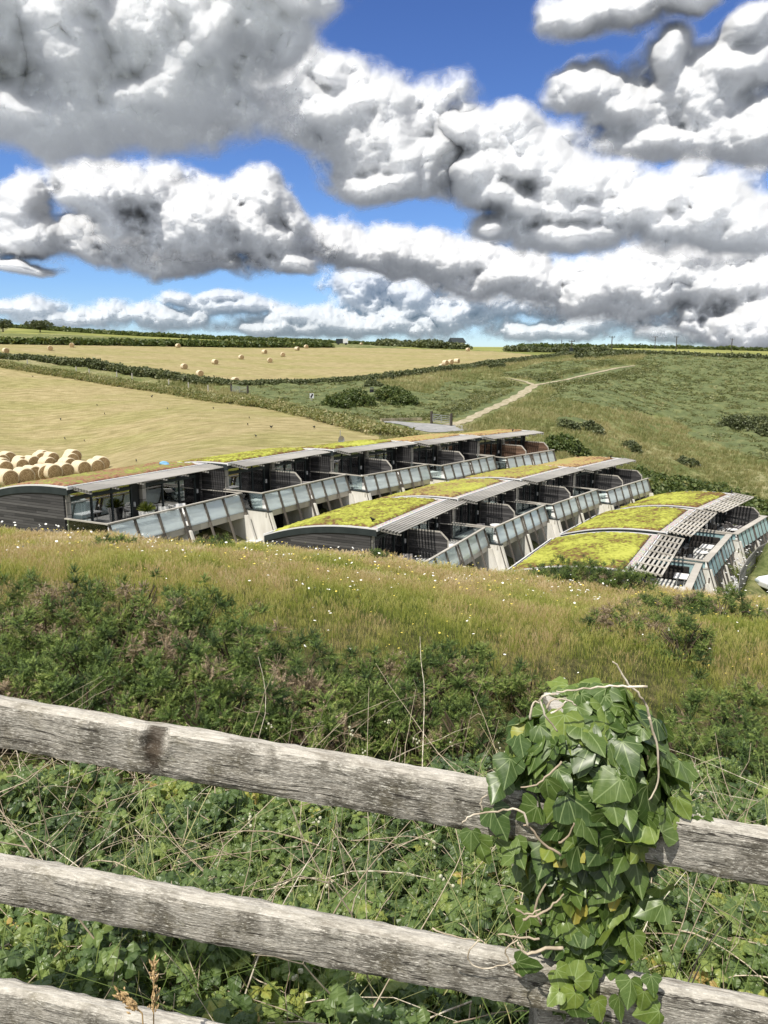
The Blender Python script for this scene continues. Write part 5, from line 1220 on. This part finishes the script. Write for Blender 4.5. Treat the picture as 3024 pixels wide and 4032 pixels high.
# ================= the fence =================
KN = (-.47, 0, -.02)     # the knot on the top rail
def railmat(knot):
    T = mat('weathered_rail', .85, .2); P = OC(T)
    if knot: kd = T.vec('LENGTH', T.vec('MULTIPLY', T.vec('SUBTRACT', P, (KN[0]-.004, 0, -.035)), (42, 10, 17)))
    wv = T.vec('SUBTRACT', T.node('ShaderNodeTexNoise', {'Vector': T.vec('MULTIPLY', P, (1.2, 1, 1)), 'Scale': 2.5, 'Detail': 2}).outputs[1], (.5,.5,.5))
    Q = T.vec('ADD', P, T.vec('MULTIPLY', wv, (0, .02, .03)))
    gr = T.noise(T.vec('MULTIPLY', Q, (24, 170, 170)), 1., 6, .65, .5)
    gr2 = T.noise(T.vec('MULTIPLY', Q, (2.2, 55, 55)), 1., 5, .6)
    fleck = T.noise(T.vec('MULTIPLY', Q, (105, 330, 330)), 1., 4, .7)
    blot = T.noise(P, 8, 7, .7); blot2 = T.noise(T.vec('ADD', P, (7, 3, 1)), 5, 6, .7); lich = T.noise(T.vec('ADD', P, (2, 9, 4)), 24, 5, .7)
    c = T.ramp(T.math('ADD', T.math('MULTIPLY', gr, .55), T.math('MULTIPLY', gr2, .45)), [(.32, (.155,.145,.125)), (.45, (.28,.265,.235)), (.56, (.41,.385,.34)), (.72, (.58,.555,.505))])
    c = T.mix(T.math('MULTIPLY', T.step(blot, .47, .60), .72), c, (.085,.076,.058))
    c = T.mix(T.math('MULTIPLY', T.step(blot2, .52, .66), .55), c, (.12,.10,.045))
    c = T.mix(T.math('MULTIPLY', T.step(fleck, .53, .63), .75), c, (.64,.62,.56))
    c = T.mix(T.math('MULTIPLY', T.step(fleck, .43, .34), .6), c, (.03,.026,.022))
    c = T.mix(T.math('MULTIPLY', T.step(lich, .63, .70), .6), c, (.47,.46,.36))
    crk = T.math('ABSOLUTE', T.math('SUBTRACT', T.noise(T.vec('MULTIPLY', Q, (1.1, 45, 45)), 1., 3, .5), .5)); c = T.mix(T.math('MULTIPLY', T.step(crk, .011, .003), .85), c, (.02,.017,.014))
    if knot: c = T.mix(T.math('MULTIPLY', T.step(T.math('ADD', kd, T.math('MULTIPLY', gr2, .6)), 1.5, .7), .8), c, (.055,.038,.026))
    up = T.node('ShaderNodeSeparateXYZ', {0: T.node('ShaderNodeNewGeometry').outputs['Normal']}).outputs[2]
    c = T.mix(T.math('MULTIPLY', T.step(up, .6, .9), .62), c, T.ramp(T.math('ADD', T.math('MULTIPLY', gr, .6), T.math('MULTIPLY', gr2, .4)), [(.35, (.28,.25,.21)), (.5, (.55,.52,.46)), (.7, (.70,.68,.63))]))   # upward faces coloured paler, painting in the sun on the rail tops
    T.put(T.b.inputs['Base Color'], c)
    bump(T, T.math('ADD', T.math('ADD', gr, T.math('MULTIPLY', fleck, .6)), T.math('MULTIPLY', blot, .5)), 1., .004); return T.m
WR = railmat(False); WRK = railmat(True)
fence = empty('post_and_rail_fence', (0, 1.2, -1.6), 0, 'weathered grey post and rail fence crossing the foreground, ivy over its post', 'fence')
def rail(L0, R0, ext, h, dpt, seed):
    L0, R0 = Vector(L0), Vector(R0); d = (R0-L0).normalized(); a = L0-d*ext[0]; b = R0+d*ext[1]; mid = (a+b)/2; L = (b-a).length
    nx_ = 520; prof = []; q = 7
    for j in range(q): prof.append((0, -h*j/(q-1)))              # front face, top to bottom
    for j in range(1, 4): prof.append((dpt*j/3, -h))
    for j in range(1, q): prof.append((dpt, -h+h*j/(q-1)))
    for j in range(1, 3): prof.append((dpt-dpt*j/3, 0))
    prof = np.array(prof); m = len(prof); xs = np.linspace(-L/2, L/2, nx_); r = np.random.default_rng(seed)
    X = np.repeat(xs, m); Yp = np.tile(prof[:, 0], nx_); Zp = np.tile(prof[:, 1], nx_)
    cy, cz = dpt/2, -h/2; k_ = np.maximum(abs(Yp-cy)/(dpt/2), abs(Zp-cz)/(h/2)); corner = (abs(Yp-cy)/(dpt/2))**6*(abs(Zp-cz)/(h/2))**6
    sh = 1-.06*corner*2.2; w = .0018*perlin(X*9+seed, Zp*60+Yp*60, seed)+.0014*perlin(X*30, Zp*150+Yp*90, seed+1)
    edge = corner*(.0035*np.abs(perlin(X*14, Yp*20+seed, seed+3))+.004*np.clip(perlin(X*5, Zp*0+seed, seed+4)-.2, 0, 1))
    Y = cy+(Yp-cy)*sh+np.sign(Yp-cy)*(w-edge); Z = cz+(Zp-cz)*sh+np.sign(Zp-cz)*(w*.6-edge)+.004*np.sin(X*2.1+seed)
    if seed == 1:      # knot: a hollow with a lip
        dd = np.hypot((X-KN[0])/.024, (Z+.016)/.030); fr = Yp < 1e-6; Y = Y+fr*(.010*np.exp(-dd**2)-.006*np.exp(-((dd-1.25)/.35)**2))
        dd2 = np.abs(X-KN[0]+.008+(Z+.05)*.35)/.012; Y = Y+fr*.006*np.exp(-dd2**2)*(Z < -.03)
    V = np.stack([X, Y, Z], -1); idx = np.arange(nx_*m).reshape(nx_, m); n2 = np.roll(idx, -1, axis=1)
    q_ = np.stack([idx[:-1], n2[:-1], n2[1:], idx[1:]], -1).reshape(-1, 4)
    o = mesh_from('rail', V, q_, WRK if seed == 1 else WR, False, None); o.parent = fence
    dx = (b-a).normalized(); yv = Vector((0, 0, 1)).cross(dx).normalized(); zv = dx.cross(yv)
    Mw = Matrix((dx, yv, zv)).transposed().to_4x4(); Mw.translation = mid
    o.matrix_parent_inverse = Matrix.Identity(4); o.matrix_local = Matrix.Translation(-fence.location) @ Mw
    return o
rail((-.735,1.32,-.627), (.66,1.14,-.792), (.35,.5), .103, .042, 1)
rail((-.770,1.32,-.977), (.694,1.14,-1.139), (.35,.5), .103, .044, 2)
rail((-.80,1.32,-1.276), (.72,1.14,-1.455), (.35,.4), .103, .044, 3)
T = mat('rusty_nail', .7, .4); T.put(T.b.inputs['Base Color'], (.09,.045,.025)); NL = T.m
pb = MB().box(.30,.40,1.232,1.31,-2.0,-.60).build('post', WR, fence, bevel=.006); pb.location = -fence.location
for px, py in ((2222,3902),(2304,3928),(2395,3150)):
    yy = 1.183 if py > 3500 else 1.172; P = at(px, py, yy); MB().tube([P+Vector((0, -.003, 0))-fence.location, P+Vector((0, .01, 0))-fence.location], .0042, k=10).build('nail', NL, fence)
# ================= ivy on the post =================
def ivy_leaf(seed):
    r = np.random.default_rng(seed); typ = (0, 2, 1, 0, 0)[seed % 5]
    base = {0: [(0,.0),(.16,-.13),(.36,-.12),(.52,.05),(.56,.22),(.46,.36),(.36,.42),(.34,.55),(.24,.78),(.0,1.05)],
            1: [(0,.0),(.18,-.14),(.40,-.08),(.60,.16),(.66,.30),(.46,.36),(.32,.42),(.28,.62),(.16,.86),(.0,1.10)],
            2: [(0,.0),(.20,-.12),(.42,-.04),(.50,.16),(.48,.34),(.42,.50),(.33,.64),(.22,.80),(.11,.93),(.0,1.02)]}[typ]
    base = [(x*(1+r.normal(0, .05)), y*(1+r.normal(0, .03))) for x, y in base]
    V = []; Fq = []; n = len(base); cup = r.uniform(.05, .30); curl = r.uniform(.05, .35); wav = r.uniform(.02, .05); ph = r.random()*6
    rings = (0, .35, .7, 1.)
    mid = [(0, .12+.9*y*.0) for _, y in base]
    def H(x, y): return -cup*abs(x)*.8-curl*max(0, y-.25)**2*.55+wav*math.sin(ph+x*9+y*6)+.03*abs(x)**.5
    for sgn in (1, -1):
        k = len(V)
        for (x, y) in base:
            my = max(0, min(1.0, y*.9+.02))
            for t in rings: xx, yy = x*t*sgn, my+(y-my)*t; V.append([xx, yy, H(xx, yy)])
        m = len(rings)
        for i in range(n-1):
            for j in range(m-1):
                f = [k+i*m+j, k+i*m+j+1, k+(i+1)*m+j+1, k+(i+1)*m+j]; Fq.append(f if sgn > 0 else f[::-1])
    return np.array(V), np.array(Fq), np.zeros(len(V))
def veins(T, c):
    L = attr(T, 'loc', 'Vector'); s = T.node('ShaderNodeSeparateXYZ', {0: L}); x = T.math('ABSOLUTE', s.outputs[0]); y = s.outputs[1]; v = None
    for a, w in ((0, .016), (.62, .013), (1.25, .011)):
        al = T.math('ADD', T.math('MULTIPLY', x, math.sin(a)), T.math('MULTIPLY', y, math.cos(a)))
        d = T.math('ABSOLUTE', T.math('SUBTRACT', T.math('MULTIPLY', x, math.cos(a)), T.math('MULTIPLY', y, math.sin(a))))
        q = T.math('MULTIPLY', T.step(d, w*1.5, w*.4), T.math('GREATER_THAN', al, .01)); v = q if v is None else T.math('MAXIMUM', v, q)
    br = T.math('ABSOLUTE', T.math('SINE', T.math('MULTIPLY', T.math('SUBTRACT', y, T.math('MULTIPLY', x, .9)), 17))); q = T.math('MULTIPLY', T.step(br, .14, .03), .45); v = T.math('MAXIMUM', v, q)
    c = T.mix(T.step(T.noise(L, 7, 4), .35, .65), T.vec('MULTIPLY', c, (.8, .86, .8)), c)
    return T.mix(T.math('MULTIPLY', v, .55), c, (.30,.38,.17))
IV = leafmat('ivy_leaf', [(0, (.025,.05,.014)), (.35, (.060,.105,.024)), (.6, (.11,.165,.036)), (.82, (.19,.25,.05)), (.93, (.26,.29,.045)), (1, (.40,.34,.07))], rough=.36, spec=.45, trans=.2, patch=4, extra=veins)
ROWS = [(2740,2330,120),(2790,2325,240),(2870,2322,330),(2970,2330,375),(3100,2315,378),(3250,2305,335),(3400,2295,268),(3550,2300,245),(3700,2300,215),(3800,2285,185),(3870,2280,120)]
def ivy():
    r = np.random.default_rng(44); c0 = at(2310, 3300, 1.24); root = empty('ivy', (.35, 1.27, -1.6), 0, 'glossy green ivy smothering the fence post, topped by bare pale stems', 'ivy')
    Pp = []; Nn = []; Tt = []; Ss = []
    Y0 = 1.255
    for lay, cnt in ((0, 170), (1, 330), (2, 300)):
        for i in range(cnt):
            py = r.uniform(2775, 3890) if i % 3 else r.uniform(3300, 3880); cx, hw = np.interp(py, [q[0] for q in ROWS], [q[1] for q in ROWS]), np.interp(py, [q[0] for q in ROWS], [q[2] for q in ROWS])
            if lay < 2 and r.random() > .5+.5*hw/350: continue
            C_ = at(cx, py, Y0); R_ = hw/F*Y0*(1.0, .92, .62)[lay]; rd = min(R_*.95, float(np.interp(py, [2800, 3100, 3350, 3900], [.10, .150, .085, .06]))); phi = r.uniform(-1.9, 1.9) if lay else r.uniform(-1.5, 1.5)
            n = Vector((math.sin(phi), -math.cos(phi), 0)); top = np.clip((2960-py)/250, 0, 1)
            p = C_+Vector((n.x*R_, n.y*rd, 0))*(1-.15*r.random())
            nn = n+Vector((0, 0, .42+1.5*top))+Vector(r.normal(0, .46, 3)); Pp.append(p); Nn.append(nn.normalized()); Ss.append(r.uniform(.030, .060)*(1.0 if lay else 1.12) * (1 if r.random() < .85 else 1.25)); Tt.append(float(np.clip(r.normal(.43, .17), 0, .84)) if r.random() > .10 else r.uniform(.86, 1))
    for i in range(60):      # dome of leaves on top
        a = r.random()*6.28; q = r.random()**.5; C_ = at(2325, 2850, Y0); p = C_+Vector((math.cos(a)*q*.115, math.sin(a)*q*.09, .045*(1-q*q)+r.normal(0, .008)))
        nn = Vector((math.cos(a)*q*.9, math.sin(a)*q*.7-.45, 1.0))+Vector(r.normal(0, .3, 3)); Pp.append(p); Nn.append(nn.normalized()); Ss.append(r.uniform(.034, .056)); Tt.append(r.uniform(.3, .8))
    for (px, py, s) in [(2000,3060,.055),(1965,3260,.06),(1900,3370,.05),(1855,3330,.04),(1990,3360,.045),(1960,3130,.05),(2040,3380,.05),(2640,3250,.05),(2690,3200,.045),(2720,3330,.05),(2750,3290,.042),(2660,3400,.055),(2700,3270,.04),(2770,3280,.04),
                        (2240,3960,.045),(2290,3990,.05),(2360,4000,.042),(2180,3950,.035),(2480,3930,.05),(2530,3960,.045),(2570,3900,.035),(2440,3990,.045),(2550,4010,.05),(2330,3880,.045),(2080,3820,.05),(2220,3880,.05),(2300,3850,.055),(2060,3650,.05),(2560,3600,.06),(2600,3540,.055),(2500,3750,.05)]:
        y = 1.165 if py < 3900 and py > 3500 or px > 2600 or px < 2050 else 1.13
        p = at(px, py-20, y); Pp.append(p); Nn.append((Vector((0, -1, .35))+Vector(r.normal(0, .3, 3))).normalized()); Ss.append(s*.78); Tt.append(r.uniform(.3, .8))
    n = len(Pp); N_ = np.array([tuple(v) for v in Nn]); dn = np.array([0, 0, -1.])+r.normal(0, .55, (n, 3)); t = dn-N_*(dn*N_).sum(1)[:, None]; t /= np.linalg.norm(t, axis=1, keepdims=True)
    X = np.cross(t, N_); Rm = np.stack([X, t, N_], -1)
    S_ = np.array(Ss)*1.22; pos = np.array([tuple(v) for v in Pp])-t*S_[:, None]*.45
    o = stamp('leaves', [ivy_leaf(q) for q in range(15)], pos-np.array(root.location), Rm, S_, IV, tone=np.array(Tt), smooth=True, parent=root, loc=True)
    st = MB()
    def S(pts, r0, y=1.12, tone=.8):
        pts = [(p[0], p[1], p[2] if len(p) > 2 else y) for p in pts]; P4 = [pts[0]]+pts+[pts[-1]]; q_ = []
        for i in range(1, len(P4)-2):
            for t in (0, .25, .5, .75):
                q_.append(tuple(.5*(2*b+(c-a)*t+(2*a-5*b+4*c-d)*t*t+(3*b-a-3*c+d)*t**3)+(0 if k == 2 else r.normal(0, 2.5)) for k, (a, b, c, d) in enumerate(zip(P4[i-1], P4[i], P4[i+1], P4[i+2]))))
        pts = q_+[pts[-1]]; r0 = r0*.5
        st.tube([at(*p[:2], p[2] if len(p) > 2 else y)-root.location for p in pts], [r0*(1-.45*i/len(pts)) for i in range(len(pts))], k=6, tone=tone)
    S([(2560,2830),(2540,2770),(2500,2715),(2470,2690),(2440,2640),(2412,2605)], .0045, 1.17, 1.)
    S([(2550,2820),(2580,2900),(2595,3000),(2590,3080),(2555,3150)], .0042, 1.10, .85)
    S([(2545,2700),(2450,2705),(2350,2705),(2250,2718),(2190,2722)], .0045, 1.15, 1.); S([(2190,2735),(2135,2740),(2130,2780),(2165,2840),(2195,2880)], .0042, 1.11, 1.)
    S([(2085,2830),(2100,2770),(2130,2765)], .004, 1.12, .95); S([(2150,2790),(2180,2755),(2240,2760),(2270,2780)], .0036, 1.11, 1.); S([(2170,2810),(2200,2790),(2230,2760)], .0034, 1.10, 1.)
    S([(2210,3000),(2160,3050),(2110,3090),(2050,3100)], .0036, 1.10, .55); S([(2080,3255),(2050,3190),(1980,3190),(1900,3200),(1850,3215),(1820,3245)], .0042, 1.10, .9); S([(1900,3190),(1890,3155),(1920,3130)], .0034, 1.10, .95)
    S([(2210,3370),(2140,3320),(2090,3260),(2060,3250)], .005, 1.11, .45); S([(2200,3320),(2240,3290),(2260,3240)], .004, 1.12, .35)
    S([(2220,3732),(2150,3735),(2080,3755),(2050,3730),(2040,3710)], .0065, 1.10, .75); S([(2120,3700),(2040,3690),(1990,3680),(1960,3678)], .004, 1.10, .6)
    S([(1890,3700),(1850,3740),(1850,3790),(1900,3815),(1980,3800),(2020,3790)], .003, 1.08, .9); S([(2050,3850),(2010,3800),(1990,3740),(2040,3700)], .0036, 1.1, .75); S([(1700,3660),(1800,3690),(1880,3700)], .003, 1.12, .7)
    S([(2130,3640),(2110,3560),(2150,3480)], .005, 1.14, .5); S([(2060,3620),(2120,3600),(2180,3560),(2220,3520)], .0048, 1.12, .55); S([(2030,3580),(2080,3600),(2130,3580)], .004, 1.12, .6)
    for q in range(5): S([(2170+q*45,3880,1.215),(2180+q*42,3600,1.215),(2200+q*36,3200,1.215)], .007, 1.215, .25)
    st.build('stems', DS, root, smooth=True)
    return root
ivy()
# a seed head of rough grass standing against the lowest rail
def seedhead(px, py0, py1, y, label, lean=0):
    r = np.random.default_rng(px); a, b = at(px+lean, py0, y), at(px, py1, y); root = empty('seed_head', b, 0, label, 'seed head')
    m = MB(); m.tube([(0,0,-.1), (0,0,0), tuple((a-b)*.5), tuple(a-b)], .0014, k=4, tone=.6)
    for i in range(70):
        t = .25+.75*r.random(); c = (a-b)*t+Vector(r.normal(0, .0035, 3)); d = (a-b).normalized()*.010+Vector(r.normal(0, .003, 3)); m.tube([c, c+d*.5, c+d], [.0006, .0022, .0003], k=4, tone=r.uniform(.5, .9))
    T = mat('seed_straw', .9, .1); T.put(T.b.inputs['Base Color'], T.ramp(attr(T, 'tone'), [(.4, (.30,.20,.09)), (.9, (.55,.40,.22))])); m.build('seeds', T.m, root)
seedhead(605, 3780, 4060, 1.20, 'tan plantain like seed head upright before the lowest rail', 0); seedhead(560, 3915, 3990, 1.16, 'fluffy tan seed head leaning left over the lowest rail', -85)
